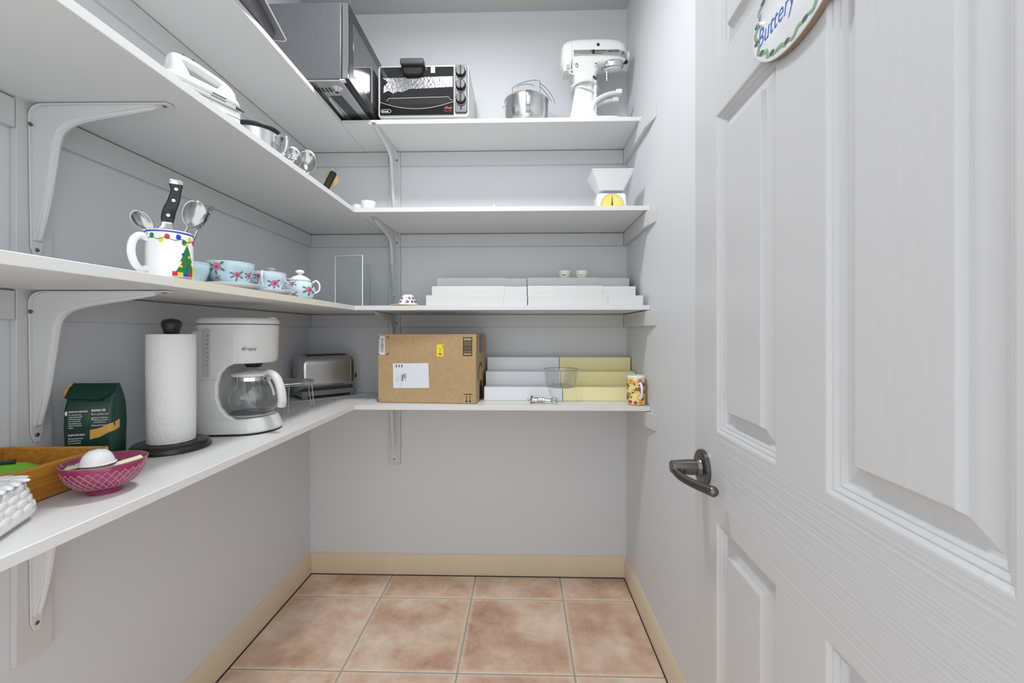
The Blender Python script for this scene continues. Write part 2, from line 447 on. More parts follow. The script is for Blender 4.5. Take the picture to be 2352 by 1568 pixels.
# ------------------------------------------------------------------ shelf brackets
def make_bracket(name):
    """local: wall plane x=0, shelf underside z=0, arm along +x, width along y"""
    t = bpy.data.objects.new(name, None); COL.objects.link(t)
    A, V, W = 0.300, 0.325, 0.017
    def plate(path, w0, w1):
        mb = MB(); rings = []
        for i, (x, z) in enumerate(path):
            f = i / (len(path) - 1); w = w0 + (w1 - w0) * f
            rings.append((x, z, w))
        return rings
    # pressed steel shell: outer flange follows the wall, the corner and the shelf
    path = [(0.0015, -V)] + [(0.0015, -V + 0.02)] + [(0.0015, -0.034 - (V - 0.07) * (1 - i / 6)) for i in range(7)]
    path += [(0.0015 + 0.030 * (1 - math.cos(D(a))), -0.032 + 0.0305 * math.sin(D(a))) for a in range(10, 91, 16)]
    path += [(0.034 + (A - 0.05) * i / 6, -0.0015) for i in range(1, 7)] + [(A - 0.005, -0.0015), (A, -0.0015)]
    n = len(path); rings = []
    for i, (x, z) in enumerate(path):
        f = abs(i / (n - 1) - 0.5) * 2; w = W * (1 - 0.38 * f)
        if i in (0, n - 1): w *= 0.45
        a = path[max(i - 1, 0)]; b = path[min(i + 1, n - 1)]
        dx, dz = b[0] - a[0], b[1] - a[1]; l = math.hypot(dx, dz); nx, nz = dz / l, -dx / l
        th = 0.0026
        rings.append([(x, -w, z), (x, w, z), (x + nx * th, w, z + nz * th), (x + nx * th, -w, z + nz * th)])
    part('flange', MB().loft(rings), 'bracket_white', t, 0.0008, 1)
    # web with a wide inside fillet
    out = [(0.003, -V + 0.035), (0.003, -0.034), (0.006, -0.018), (0.016, -0.007), (0.034, -0.0035), (A - 0.03, -0.0035)]
    inn = [(A - 0.03, -0.0060), (0.20, -0.015), (0.135, -0.024), (0.098, -0.031), (0.072, -0.041), (0.056, -0.056), (0.048, -0.078), (0.040, -0.135), (0.026, -0.220), (0.009, -V + 0.035)]
    part('web', MB().prism(out + inn, -0.008, 0.008, frame((0, 0, 0), (1, 0, 0), (0, 0, 1))), 'bracket_white', t, 0.005, 3)
    rib = bez([(A - 0.035, 0, -0.007), (0.20, 0, -0.016), (0.135, 0, -0.025), (0.098, 0, -0.032), (0.072, 0, -0.042), (0.056, 0, -0.057), (0.048, 0, -0.079), (0.040, 0, -0.135), (0.026, 0, -0.220), (0.010, 0, -V + 0.038)], 4)
    part('rib', MB().tube(rib, [0.0030 + 0.0048 * math.sin(PI * i / (len(rib) - 1)) ** 0.5 for i in range(len(rib))], 8), 'bracket_white', t)
    for x, y, z, ax in ((0.004, -0.0128, -0.045, 0), (0.004, 0.0128, -0.045, 0), (0.004, 0.0, -V + 0.016, 0), (A - 0.016, 0, -0.004, 1)):
        M_ = T(x, y, z) @ (RY(PI / 2) if ax == 0 else RX(PI))
        part('screw', MB().lathe([(0, 0.0022), (0.002, 0.002), (0.0042, 0.0008), (0.0045, 0), (0, 0)], 12, M_), 'screw_metal', t)
    return t
b0 = make_bracket('shelf_bracket'); first = True
bl = ['microwave shelf', 'hand mixer shelf', 'flowered china shelf', 'counter']
br = ['toaster oven shelf', 'kitchen scale shelf', 'stepped rack shelf', 'cardboard box shelf']
spots = []
for k, zt in ((1, Z3), (2, Z2), (3, Z1)): spots.append(((XL + CT, 0.872, zt - TH - 0.0005), 0, 'white metal bracket on the left wall supporting the ' + bl[k]))
for k, zt in ((0, Z4), (1, Z3), (2, Z2), (3, Z1)): spots.append((((UX0 + UX1) / 2, YB - CT, zt - TH - 0.0005), -PI / 2, 'white metal bracket on the back wall supporting the ' + br[k]))
for loc, rz, lab in spots:
    o = b0 if first else copy_tree(b0); first = False
    o.location = loc; o.rotation_euler = (0, 0, rz); tag(o, lab, 'bracket', 'white shelf brackets')

# ------------------------------------------------------------------ door
DD = Vector((0.0394887, 0.99922, 0)); DN = Vector((DD.y, -DD.x, 0))     # along the door (to its free edge), towards the wall
FE = Vector((0.399, 0.9755, 0))
door = bpy.data.objects.new('door_1', None); COL.objects.link(door); door['kind'] = 'structure'
door['label'] = 'white six panel moulded door standing open against the right wall'
DM = frame(tuple(FE), tuple(-DD), (0, 0, 1))       # local x = from free edge to hinge, y = up, z = out of the door face into the room
door.matrix_world = DM
TD = 0.035; DB, DT = 0.012, 2.045
S = [0, 0.114, 0.330, 0.439, 0.651, 0.762]
ZR = [DB, 0.235, 0.8105, 0.993, 1.6354, 1.7404, 1.930, DT]
part('core', MB().box(0.001, 0.761, DB + 0.001, DT - 0.001, -TD, -0.018), 'door_white', door)
VR = RX(-PI / 2)                                      # door boards are built z-up so that the grain runs the right way
def dbox(name, s0, s1, z0, z1, m):
    o = MB().box(s0, s1, 0, 0.0182, z0, z1).build(name, m, door)
    o.matrix_local = frame((0, 0, 0), (1, 0, 0), (0, 0, -1)) @ Matrix.Identity(4)
    o.matrix_local = Matrix(((1, 0, 0, 0), (0, 0, 1, 0), (0, -1, 0, 0), (0, 0, 0, 1)))
    return o
dbox('stile', S[0], S[1], DB, DT, 'door_white'); dbox('stile', S[4], S[5], DB, DT, 'door_white')
for a, b in ((0, 1), (2, 3), (4, 5), (6, 7)): dbox('rail', S[1], S[4], ZR[a], ZR[b], 'door_rail')
for a, b in ((1, 2), (3, 4), (5, 6)): dbox('mullion', S[2], S[3], ZR[a], ZR[b], 'door_white')
prof = [(0.0, 0.0), (0.002, 0.0004), (0.006, 0.0035), (0.0075, 0.0030), (0.009, 0.0034), (0.0125, 0.0066), (0.014, 0.0062), (0.0155, 0.0066), (0.019, 0.0100), (0.022, 0.0104), (0.044, 0.0058), (0.0475, 0.0010), (0.049, 0.0006)]
for sa, sb in ((1, 2), (3, 4)):
    for a, b in ((1, 2), (3, 4), (5, 6)):
        rings = [[(S[sa] + i, d, ZR[a] + i), (S[sb] - i, d, ZR[a] + i), (S[sb] - i, d, ZR[b] - i), (S[sa] + i, d, ZR[b] - i)] for i, d in ((i_, d_ * 1.45) for i_, d_ in prof)]
        mb = MB(); mb.loft(rings, caps=False); mb.f.append([(len(prof) - 1) * 4 + q for q in (0, 1, 2, 3)])
        o = mb.build('panel', 'door_panel', door, smooth=14)
        o.matrix_local = Matrix(((1, 0, 0, 0), (0, 0, 1, 0), (0, -1, 0, 0), (0, 0, 0, 1)))
# lever handle
hx, hz = 0.052, 0.900
hd = part('handle', MB().lathe([(0, 0.0), (0.0385, 0.0), (0.0385, 0.007), (0.0365, 0.0095), (0.034, 0.0102), (0.021, 0.0108), (0.0195, 0.014), (0.0185, 0.019), (0, 0.019)], 40, T(hx, hz, 0)), 'nickel', door, label='brushed nickel round rose of the lever handle')
part('neck', MB().lathe([(0, 0.017), (0.0165, 0.017), (0.0168, 0.030), (0.0158, 0.046), (0.0145, 0.060), (0.0135, 0.070), (0.012, 0.0715), (0, 0.0715)], 32, T(hx, hz, 0)), 'nickel', hd)
lv = bez([(hx - 0.004, hz + 0.002, 0.060), (hx + 0.004, hz - 0.004, 0.063), (hx + 0.020, hz - 0.009, 0.062), (hx + 0.045, hz - 0.012, 0.055), (hx + 0.072, hz - 0.013, 0.043), (hx + 0.095, hz - 0.013, 0.031), (hx + 0.106, hz - 0.013, 0.024)], 6)
part('lever', MB().tube(lv, [0.0105 - 0.0018 * math.sin(PI * i / (len(lv) - 1)) for i in range(len(lv))], 18), 'nickel', hd)
part('lever_tip', MB().ell((hx + 0.106, hz - 0.013, 0.024), 0.0105, 0.0105, 0.0105), 'nickel', hd)
part('lock_button', MB().ell((hx + 0.013, hz - 0.006, 0.050), 0.006, 0.006, 0.006, 12, 8), 'black_plastic', hd)
for z in (0.25, 1.02, 1.80): part('hinge', MB().lathe([(0, -0.045), (0.006, -0.045), (0.006, 0.045), (0, 0.045)], 10, T(0.768, z, 0.002) @ RX(PI / 2)), 'nickel', door)

# oval plaque on the door
sg = thing('door_plaque', 'oval white plaque hand lettered in blue script on the door', 'sign')
sg.matrix_world = DM @ T(0.392, 1.668, 0.0)
PA, PB = 0.110, 0.0745
def plq(k, z): return [(PA * k * math.cos(2 * PI * i / 64), PB * k * math.sin(2 * PI * i / 64), z) for i in range(64)]
part('body', MB().loft([plq(0.985, 0.0006), plq(1.0, 0.003), plq(1.0, 0.0095), plq(0.995, 0.0102)]), 'plaque_edge', sg)
part('face', MB().loft([plq(0.996, 0.0100), plq(0.99, 0.0113), plq(0.975, 0.0120)]), 'plaque_white', sg)
fz = T(0, 0, 0.0121)
part('lettering', text_mb('Buttery', 0.040, fz @ T(-0.093, -0.024, 0), shear=0.25, sx=0.80), 'ink_blue', sg, label='blue script lettering')
def vine(pts, r): return MB().tube(bez(pts, 5), r, 6, fz, flat=0.15)
vg = MB(); vd = MB()
for a0 in range(0, 360, 24):
    rr = 0.875; p = []
    for k in range(4):
        a = D(a0 + k * 7); q = rr + 0.05 * math.sin(k * 2.2 + a0)
        p.append((PA * q * math.cos(a), PB * q * math.sin(a), 0.0002))
    vg.tube(bez(p, 4), [0.0014 + 0.0024 * math.sin(PI * i / 12) for i in range(13)], 6, fz, flat=0.15)
    a = D(a0 + 22); vd.prism(circ(PA * 0.88 * math.cos(a), PB * 0.86 * math.sin(a), 0.0066, 0.0036, 10), 0.00005, 0.0005, fz)
part('vine_stems', vg, 'vine_green', sg, label='painted green vine border'); part('vine_leaves', vd, 'vine_dark', sg, label='painted dark green leaves')
for x in (-0.084, 0.084): part('screw', MB().lathe([(0, 0.0045), (0.003, 0.0038), (0.0052, 0.0015), (0.0054, 0), (0, 0)], 16, T(x, 0.012, 0.012)), 'chrome', sg)

# ------------------------------------------------------------------ ceiling lamp (above the frame)
lp = thing('ceiling_lamp', 'round flush white glass lamp on the ceiling', 'lamp', (-0.28, 1.10, ZC))
part('rim', MB().lathe([(0.0, 0), (0.135, 0), (0.138, -0.012), (0.13, -0.022), (0.122, -0.022), (0, -0.02)], 40), 'nickel', lp)
part('shade', MB().lathe([(0.122, -0.022), (0.115, -0.042), (0.09, -0.058), (0.05, -0.067), (0, -0.070)], 40), 'lamp_glass', lp)
ld = bpy.data.lights.new('lamp_light', 'AREA'); ld.shape = 'DISK'; ld.size = 0.22; ld.energy = LAMP_POWER; ld.color = (0.955, 0.98, 1.0)
lo = bpy.data.objects.new('lamp_light', ld); COL.objects.link(lo); lo.parent = lp; lo.location = (0, 0, -0.078)

# ================================================================== things on the top shelf
# ---- microwave
mw = thing('microwave', 'large grey microwave oven overhanging the corner of the top shelf', 'microwave', (0, 0, Z4))
mx0, mx1, mxd = -1.035, -0.660, -0.637; my0, my1 = 1.515, 2.035; mz0, mz1 = 0.014, 0.300
part('body', MB().box(mx0, mx1 - 0.004, my0, my1, mz0 + 0.004, mz1), 'dark_steel', mw, 0.004)
bp = part('base_plate', MB().box(mx0 + 0.004, mx1 - 0.006, my0 + 0.004, my1 - 0.004, mz0, mz0 + 0.006), 'steel_brushed', mw, 0.002, label='bare metal underside with vent slots')
dn = frame((0, 0, mz0), (1, 0, 0), (0, -1, 0))
for k in range(22):
    y = my0 + 0.105 + k * 0.0085
    part('vent_slot', flat([rect(-0.752 + k * 0.0006, -0.706 + k * 0.0006, -y - 0.0022, -y + 0.0022)], dn, h=0.0006), 'black_matte', bp)
for k in range(5):
    x = -0.790 + k * 0.014
    part('vent_slot', flat([rect(x, x + 0.006, -(my0 + 0.074), -(my0 + 0.046))], dn, h=0.0006), 'black_matte', bp)
part('pressed_rib', MB().ell((-0.766, my0 + 0.20, mz0), 0.010, 0.085, 0.006), 'steel_brushed', bp)
part('foot', MB().lathe([(0, -0.013), (0.007, -0.013), (0.010, -0.008), (0.020, -0.001), (0.024, 0.001), (0, 0.001)], 20, T(-0.703, my0 + 0.055, mz0)), 'steel_brushed', mw)
part('foot_cap', MB().lathe([(0, -0.0145), (0.006, -0.0145), (0.007, -0.012), (0, -0.012)], 14, T(-0.703, my0 + 0.055, mz0)), 'black_plastic', mw)
for y in (my0 + 0.055, my1 - 0.06): part('foot', MB().lathe([(0, -0.014), (0.010, -0.014), (0.012, 0.001), (0, 0.001)], 16, T(mx0 + 0.06, y, mz0)), 'black_plastic', mw)
dr = part('door', MB().box(mx1, mxd, my0 + 0.002, my1 - 0.14, mz0 + 0.003, mz1 - 0.002), 'dark_bronze', mw, 0.003, label='glossy dark door with reflecting window')
part('window', MB().box(mxd - 0.001, mxd + 0.0006, my0 + 0.045, my1 - 0.165, mz0 + 0.045, mz1 - 0.045), 'mirror_glass', dr, 0.0003)
part('window_trim', flat([rect(my0 + 0.040, my1 - 0.160, mz1 - 0.046, mz1 - 0.036)], frame((mxd, 0, 0), (0, 1, 0), (0, 0, 1)), h=0.001), 'black_gloss', dr)
part('edge_trim', MB().box(mx1 + 0.001, mxd - 0.001, my0 - 0.0006, my0 + 0.002, mz0 + 0.006, mz1 - 0.005), 'chrome', dr, label='polished edge of the door')
part('control_panel', MB().box(mx1, mxd, my1 - 0.136, my1 - 0.002, mz0 + 0.003, mz1 - 0.002), 'black_gloss', mw, 0.003)
part('hinge_bracket', MB().box(mx1 - 0.010, mx1 + 0.010, my0 - 0.002, my0 + 0.016, mz0 - 0.002, mz0 + 0.003), 'plastic_white', mw, 0.001)

# ---- roasting pan
pn = thing('roasting_pan', 'dark textured roasting pan overhanging the top shelf beside the microwave', 'pan', (-0.886, 1.118, Z4), D(11))
def rr3(hx, hy, r, z): return [(x, y, z) for x, y in rrect(-hx, hx, -hy, hy, r, 4)]
part('body', MB().loft([rr3(0.118, 0.168, 0.02, 0.0015), rr3(0.130, 0.180, 0.025, 0.004), rr3(0.138, 0.188, 0.03, 0.045), rr3(0.136, 0.186, 0.03, 0.045), rr3(0.126, 0.176, 0.025, 0.006)]), 'pan_dark', pn)
part('rim', MB().loft([rr3(0.138, 0.188, 0.03, 0.0425), rr3(0.156, 0.206, 0.012, 0.0430), rr3(0.157, 0.207, 0.012, 0.0452), rr3(0.138, 0.188, 0.03, 0.0452)], caps=False), 'pan_dark', pn)
part('rim_edge', MB().tube([Vector(p) for p in rr3(0.157, 0.207, 0.012, 0.044)], 0.0026, 6, closed=True), 'pan_edge', pn)
part('dimple', MB().ell((0.085, 0.06, 0.0035), 0.009, 0.009, 0.003), 'pan_edge', pn)

# ---- toaster oven
ov = thing('toaster_oven', 'white toaster oven with dark glass door and three knobs', 'toaster oven', (-0.428, 1.800, Z4))
ow = 0.197; oz0, oz1 = 0.018, 0.243; od = 0.245
part('body', MB().prism(rrect(-ow, ow, oz0, oz1, 0.014), -od, -0.004, frame((0, 0, 0), (1, 0, 0), (0, 0, 1))), 'oven_white', ov, 0.002)
part('front_frame', MB().prism(rrect(-ow, ow, oz0, oz1, 0.014), -0.004, 0.004, frame((0, 0, 0), (1, 0, 0), (0, 0, 1))), 'plastic_grey', ov, 0.002)
FM = frame((0, -0.004, 0), (1, 0, 0), (0, 0, 1))
dx0, dx1, dz0, dz1 = -0.186, 0.132, oz0 + 0.012, oz1 - 0.010
od_ = part('door', MB().prism(rect(dx0, dx1, dz0, dz1), 0.0, 0.006, FM), 'glass_dark', ov, 0.001, label='dark glass door')
part('foil_sheet', flat([[(dx0 + 0.012, 0.186), (dx1 - 0.004, 0.190), (dx1 - 0.004, 0.146), (0.02, 0.141), (-0.06, 0.138), (-0.09, 0.125), (-0.11, 0.128), (-0.13, 0.120), (-0.15, 0.132), (-0.172, 0.122), (-0.170, 0.152), (-0.150, 0.168)]], FM, h=0.0066), 'foil', od_, label='crumpled foil seen through the glass')
lip = [(dx0, dz0), (dx1, dz0), (dx1, dz0 + 0.052)] + [(dx1 - (dx1 - dx0) * t / 12.0, dz0 + 0.052 - 0.030 * (1 - (2 * t / 12.0 - 1) ** 2)) for t in range(1, 12)] + [(dx0, dz0 + 0.046)]
part('lower_panel', flat([lip], FM, h=0.0075), 'black_gloss', od_)
curve = [(dx1 - (dx1 - dx0) * t / 24.0, dz0 + 0.052 - 0.030 * (1 - (2 * t / 24.0 - 1) ** 2), 0.0078) for t in range(25)]
part('trim_line', MB().tube([FM @ Vector(p) for p in curve], 0.0009, 6), 'plastic_white', od_)
rackp = [(-0.158, 0.086, 0.007), (-0.150, 0.098, 0.007), (0.110, 0.102, 0.007), (0.118, 0.090, 0.007), (0.128, 0.089, 0.007)]
part('rack_wire', MB().tube([FM @ Vector(p) for p in rackp], 0.0009, 6), 'plastic_white', od_)
part('tray_panel', flat([[(-0.150, 0.072), (0.112, 0.072), (0.112, 0.098), (-0.148, 0.094)]], FM, h=0.0063), 'black_matte', od_)
hb = part('handle', MB().prism(rrect(-0.092, 0.010, 0.226, 0.252, 0.008), 0.004, 0.040, FM), 'dark_gray', od_, 0.006, 3)
part('handle_grip', MB().prism([(-0.086, 0.228), (0.004, 0.228), (0.000, 0.198), (-0.012, 0.190), (-0.068, 0.190), (-0.082, 0.198)], 0.004, 0.024, FM), 'black_matte', od_, 0.005, 3)
part('paper_tag', flat([rect(0.034, 0.052, 0.206, 0.238)], FM, h=0.0072), 'label_white', od_)
part('lettering', text_mb('DeLonghi', 0.0075, FM @ T(-0.178, dz0 + 0.0105, 0.0076), bold=0.0002), 'print_white', od_)
lg = rrect(-0.181, -0.139, dz0 + 0.006, dz0 + 0.020, 0.006)
part('logo_ring', MB().tube([FM @ Vector((x, y, 0.0078)) for x, y in lg], 0.0008, 6, closed=True), 'print_white', od_)
tb = text_mb('Alfredo', 0.015, FM @ T(0.092, dz0 + 0.020, 0.0076), shear=0.3, sx=0.72, bold=0.0002); text_mb('E L I T E', 0.0085, FM @ T(0.092, dz0 + 0.008, 0.0076), tb, sx=1.05)
part('lettering', tb, 'red_print', od_)
kp = part('knob_panel', MB().prism(rrect(0.137, 0.191, oz0 + 0.016, oz1 - 0.004, 0.010), -0.002, 0.008, FM), 'dark_gray', ov, 0.002)
for z in (0.205, 0.148, 0.090):
    kn = part('knob', MB().lathe([(0, 0.024), (0.018, 0.024), (0.0215, 0.020), (0.0225, 0.010), (0.0235, 0.008), (0, 0.008)], 30, FM @ T(0.164, z, 0)), 'black_plastic', ov)
    part('grip_bar', MB().box(-0.003, 0.003, -0.020, 0.020, 0.022, 0.031, FM @ T(0.164, z, 0)), 'black_plastic', kn, 0.002)
    part('dial_ring', MB().tube([FM @ Vector((0.164 + 0.0242 * math.cos(a / 24 * 2 * PI), z + 0.0242 * math.sin(a / 24 * 2 * PI), 0.0085)) for a in range(24)], 0.0009, 6, closed=True), 'print_white', kn)
part('indicator', MB().lathe([(0, 0.0105), (0.003, 0.0095), (0.0035, 0.008), (0, 0.008)], 12, FM @ T(0.164, 0.050, 0)), 'black_gloss', ov)
for x in (-0.165, 0.150):
    for y in (0.030, 0.210): part('foot', MB().box(x - 0.016, x + 0.016, y - 0.014, y + 0.014, 0.0005, oz0 + 0.002), 'plastic_grey', ov, 0.002)
part('crumb_tray', MB().box(-0.150, 0.145, 0.012, 0.22, oz0 - 0.008, oz0 + 0.002), 'dark_gray', ov)

# ---- mixing bowl with pouring shield
bw = thing('mixing_bowl', 'stainless steel mixer bowl between toaster oven and stand mixer', 'bowl', (0.019, 1.905, Z4))
bw.scale = (1, 1, 0.70)
part('shell', MB().lathe([(0.0, 0.004), (0.045, 0.003), (0.052, 0.001), (0.060, 0.004), (0.080, 0.030), (0.094, 0.070), (0.098, 0.110), (0.0985, 0.188), (0.1005, 0.190), (0.1015, 0.1925), (0.100, 0.1945), (0.0965, 0.193), (0.0965, 0.110), (0.09, 0.068), (0.05, 0.008), (0, 0.007)], 56), 'steel', bw)
hp = bez([(0.0, -0.098, 0.180), (0.0, -0.120, 0.176), (0.0, -0.138, 0.155), (0.0, -0.140, 0.120), (0.0, -0.128, 0.075), (0.0, -0.093, 0.062)], 5)
part('handle', MB().tube(hp, 0.011, 10, T(0.006, 0, 0), flat=0.25), 'steel', bw)
part('lug', MB().tube([(-0.097 - 0.010 * math.cos(a / 10 * PI * 1.6), -0.03 - 0.004, 0.135 + 0.010 * math.sin(a / 10 * PI * 1.6)) for a in range(11)], 0.0022, 8), 'steel', bw)
sh = thing('pouring_shield', 'clear plastic pouring shield standing inside the mixer bowl', 'pouring shield', (0.019, 1.905, Z4))
def sheet(pts, y, th, m, parent, name):
    return part(name, MB().prism(pts, -th / 2, th / 2, frame((0, y, 0), (1, 0, 0), (0, 0, 1))), m, parent)
chute = [(-0.060, 0.100), (-0.066, 0.202), (-0.040, 0.220), (0.0, 0.233), (0.030, 0.238), (0.060, 0.236), (0.062, 0.100)]
sheet(chute, 0.0, 0.003, 'acrylic', sh, 'chute')
part('chute_edge', MB().tube(bez([(x, 0.0, z) for x, z in chute], 1), 0.0016, 6), 'plastic_edge', sh)
arc1 = bez([(0.062, 0.006, 0.226), (0.090, 0.02, 0.212), (0.115, 0.03, 0.186), (0.132, 0.035, 0.150)], 6); arc2 = bez([(0.062, 0.006, 0.210), (0.084, 0.02, 0.196), (0.104, 0.03, 0.176), (0.116, 0.035, 0.158)], 6)
for a in (arc1, arc2): part('collar_edge', MB().tube(a, 0.0016, 6), 'plastic_edge', sh)
part('collar', MB().loft([[p + Vector((0, -0.001, 0)) for p in arc1], [p + Vector((0, -0.001, 0)) for p in arc2]], caps=False, close=False), 'acrylic', sh)
part('slot', MB().tube(bez([(-0.045, -0.003, 0.205), (-0.02, -0.003, 0.217), (0.02, -0.003, 0.217), (0.036, -0.003, 0.208)], 5), 0.0014, 6), 'plastic_edge', sh)

# ---- stand mixer (head along +x, seen from its side)
sm = thing('stand_mixer', 'white bowl lift stand mixer with its cord wrapped round the neck', 'stand mixer', (0.305, 1.905, Z4))
def sect(x, zc, ry, rz, yo=0.0, n=24, sq=2.6):
    r = []
    for i in range(n):
        a = 2 * PI * i / n; c, s_ = math.cos(a), math.sin(a)
        r.append((x, yo + ry * math.copysign(abs(c) ** (2 / sq), c), zc + rz * math.copysign(abs(s_) ** (2 / sq), s_)))
    return r
head = [sect(-0.086, 0.343, 0.052, 0.058), sect(-0.04, 0.344, 0.056, 0.059), sect(0.03, 0.346, 0.056, 0.058), sect(0.090, 0.347, 0.055, 0.055), sect(0.122, 0.346, 0.052, 0.050), sect(0.143, 0.342, 0.046, 0.043), sect(0.156, 0.336, 0.036, 0.032), sect(0.161, 0.332, 0.022, 0.020)]
hdm = part('head', MB().loft(head), 'enamel_white', sm, smooth=60)
part('rear_cover', MB().loft([sect(-0.0865, 0.338, 0.053, 0.062), sect(-0.105, 0.335, 0.051, 0.062), sect(-0.122, 0.330, 0.045, 0.056), sect(-0.130, 0.322, 0.034, 0.043), sect(-0.132, 0.315, 0.018, 0.028)]), 'enamel_white', sm, smooth=60)
part('rear_skirt', MB().loft([[(x - 0.106, y, 0.258) for x, y in rrect(-0.016, 0.020, -0.034, 0.034, 0.012)], [(x - 0.106, y, 0.30) for x, y in rrect(-0.020, 0.020, -0.046, 0.046, 0.014)], [(x - 0.106, y, 0.335) for x, y in rrect(-0.020, 0.020, -0.050, 0.050, 0.014)]]), 'enamel_white', sm, smooth=60)
part('vent_grille', MB().box(-0.110, -0.096, -0.0405, -0.036, 0.262, 0.286), 'plastic_grey', sm, 0.001)
bandf = frame((0, -0.0555, 0), (1, 0, 0), (0, 0, 1))
bd = part('trim_band', MB().prism(rect(-0.080, 0.118, 0.3135, 0.3335), -0.004, 0.0022, bandf), 'steel_brushed', sm, 0.0008)
part('band_nose', MB().loft([[(0.117, -0.0578, z) for z in (0.313, 0.333)] + [(0.117, -0.050, z) for z in (0.333, 0.313)], [(0.142, -0.050, z) for z in (0.311, 0.331)] + [(0.142, -0.042, z) for z in (0.331, 0.311)], [(0.158, -0.036, z) for z in (0.309, 0.328)] + [(0.155, -0.030, z) for z in (0.328, 0.309)]]), 'steel_brushed', sm)
part('lettering', text_mb('Heavy Duty', 0.0105, bandf @ T(0.068, 0.323, 0.0026), shear=0.25, bold=0.0003), 'print_black', bd)
part('lettering', text_mb('Solid State Speed Control', 0.0066, bandf @ T(-0.008, 0.3265, 0.0026), bold=0.0002), 'print_black', bd)
part('lettering', text_mb('K', 0.014, frame((0.146, -0.0495, 0), (0.8, 0.6, 0), (0, 0, 1)) @ T(-0.012, 0.3155, 0.001), bold=0.0005), 'print_black', bd)
part('scale_marks', flat([rect(0.006 + 0.008 * i, 0.008 + 0.008 * i, 0.3205, 0.3225) for i in range(6)] + [rect(0.004, 0.046, 0.3145, 0.3168)], bandf @ T(0, 0, 0.0022)), 'print_black', bd)
part('speed_lever', MB().ell((0, 0, 0), 0.0065, 0.009, 0.0065, M=T(0.006, -0.064, 0.322)), 'black_gloss', sm)
part('motor_button', MB().lathe([(0, 0.004), (0.0055, 0.003), (0.0065, 0), (0, 0)], 18, frame((0.028, -0.0565, 0.356), (1, 0, 0), (0, 0, 1))), 'black_plastic', sm)
hub = part('hub', MB().lathe([(0, 0), (0.022, 0), (0.0225, 0.016), (0.021, 0.019), (0, 0.019)], 28, frame((0.158, 0, 0.336), (0, 1, 0), (0, 0, 1))), 'enamel_white', sm)
part('hub_ring', MB().tube([(0.1765, 0.0205 * math.cos(a / 24 * 2 * PI), 0.336 + 0.0205 * math.sin(a / 24 * 2 * PI)) for a in range(24)], 0.0014, 6, closed=True), 'dark_gray', hub)
part('hub_knob', MB().ell((0.160, -0.012, 0.306), 0.009, 0.009, 0.010), 'black_plastic', sm)
# lower jaw and planetary
part('jaw', MB().loft([sect(-0.080, 0.300, 0.050, 0.030), sect(0.0, 0.298, 0.052, 0.030), sect(0.06, 0.301, 0.052, 0.022), sect(0.11, 0.303, 0.050, 0.016), sect(0.150, 0.308, 0.036, 0.010)]), 'enamel_white', sm, smooth=60)
PM = T(0.098, -0.006, 0.293) @ RX(D(16)) @ RY(D(-4))
pl_ = part('planetary', MB().lathe([(0, -0.026), (0.030, -0.025), (0.042, -0.018), (0.045, -0.004), (0, -0.002)], 36, PM), 'enamel_white', sm)
part('planetary_ring', MB().lathe([(0.0455, -0.014), (0.0505, -0.010), (0.052, 0.006), (0.050, 0.012), (0.0455, 0.012)], 40, PM), 'chrome', sm)
part('beater_shaft', MB().lathe([(0, -0.064), (0.004, -0.063), (0.0052, -0.058), (0.0052, -0.046), (0.0068, -0.044), (0.0068, -0.038), (0.0056, -0.036), (0.008, -0.024), (0, -0.02)], 18, PM @ T(-0.026, -0.014, 0)), 'chrome', sm)
part('locking_pin', MB().tube([(-0.010, 0, -0.042), (0.010, 0, -0.042)], 0.0016, 8, PM @ T(-0.026, -0.014, 0)), 'dark_gray', sm)
part('screw_hole', MB().ell((0, 0, -0.024), 0.005, 0.004, 0.002, M=PM @ T(0.006, -0.028, 0.003)), 'black_matte', sm)
# column and foot
def csec(z, x0, x1, hy, r): return [(x, y, z) for x, y in rrect(x0, x1, -hy, hy, r, 5)]
part('column', MB().loft([csec(0.020, -0.105, 0.06, 0.060, 0.03), csec(0.045, -0.096, 0.040, 0.052, 0.028), csec(0.075, -0.088, 0.025, 0.046, 0.026), csec(0.13, -0.078, 0.016, 0.040, 0.024), csec(0.19, -0.068, 0.014, 0.037, 0.022), csec(0.225, -0.074, 0.022, 0.040, 0.022), csec(0.262, -0.082, 0.034, 0.046, 0.022), csec(0.300, -0.084, 0.040, 0.050, 0.022)]), 'enamel_white', sm, smooth=60)
part('base', MB().loft([csec(0.001, -0.125, 0.145, 0.105, 0.05), csec(0.010, -0.127, 0.147, 0.107, 0.05), csec(0.022, -0.120, 0.135, 0.098, 0.05), csec(0.030, -0.11, 0.08, 0.075, 0.04)]), 'enamel_white', sm, smooth=60)
for s_ in (-1, 1):
    arm = bez([(0.004, s_ * 0.030, 0.070), (0.014, s_ * 0.032, 0.108), (0.034, s_ * 0.032, 0.130), (0.064, s_ * 0.032, 0.146), (0.095, s_ * 0.032, 0.155), (0.126, s_ * 0.032, 0.158)], 6)
    am = part('bowl_arm', MB().tube(arm, [0.014 - 0.004 * i / (len(arm) - 1) for i in range(len(arm))], 10, flat=0.8), 'enamel_white', sm)
    part('arm_pad', MB().box(0.110, 0.138, s_ * 0.032 - 0.012, s_ * 0.032 + 0.012, 0.149, 0.169), 'enamel_white', am, 0.004)
    part('arm_pin', MB().lathe([(0, 0.008), (0.003, 0.007), (0.003, 0), (0, 0)], 10, T(0.128, s_ * 0.032, 0.168)), 'steel', am)
part('arm_rail', MB().box(0.012, 0.026, -0.036, 0.036, 0.05, 0.225), 'enamel_white', sm, 0.004)
for x in (-0.066, 0.020):
    part('neck_bolt', MB().ell((x, -0.050, 0.272), 0.0085, 0.004, 0.0085), 'chrome', sm)
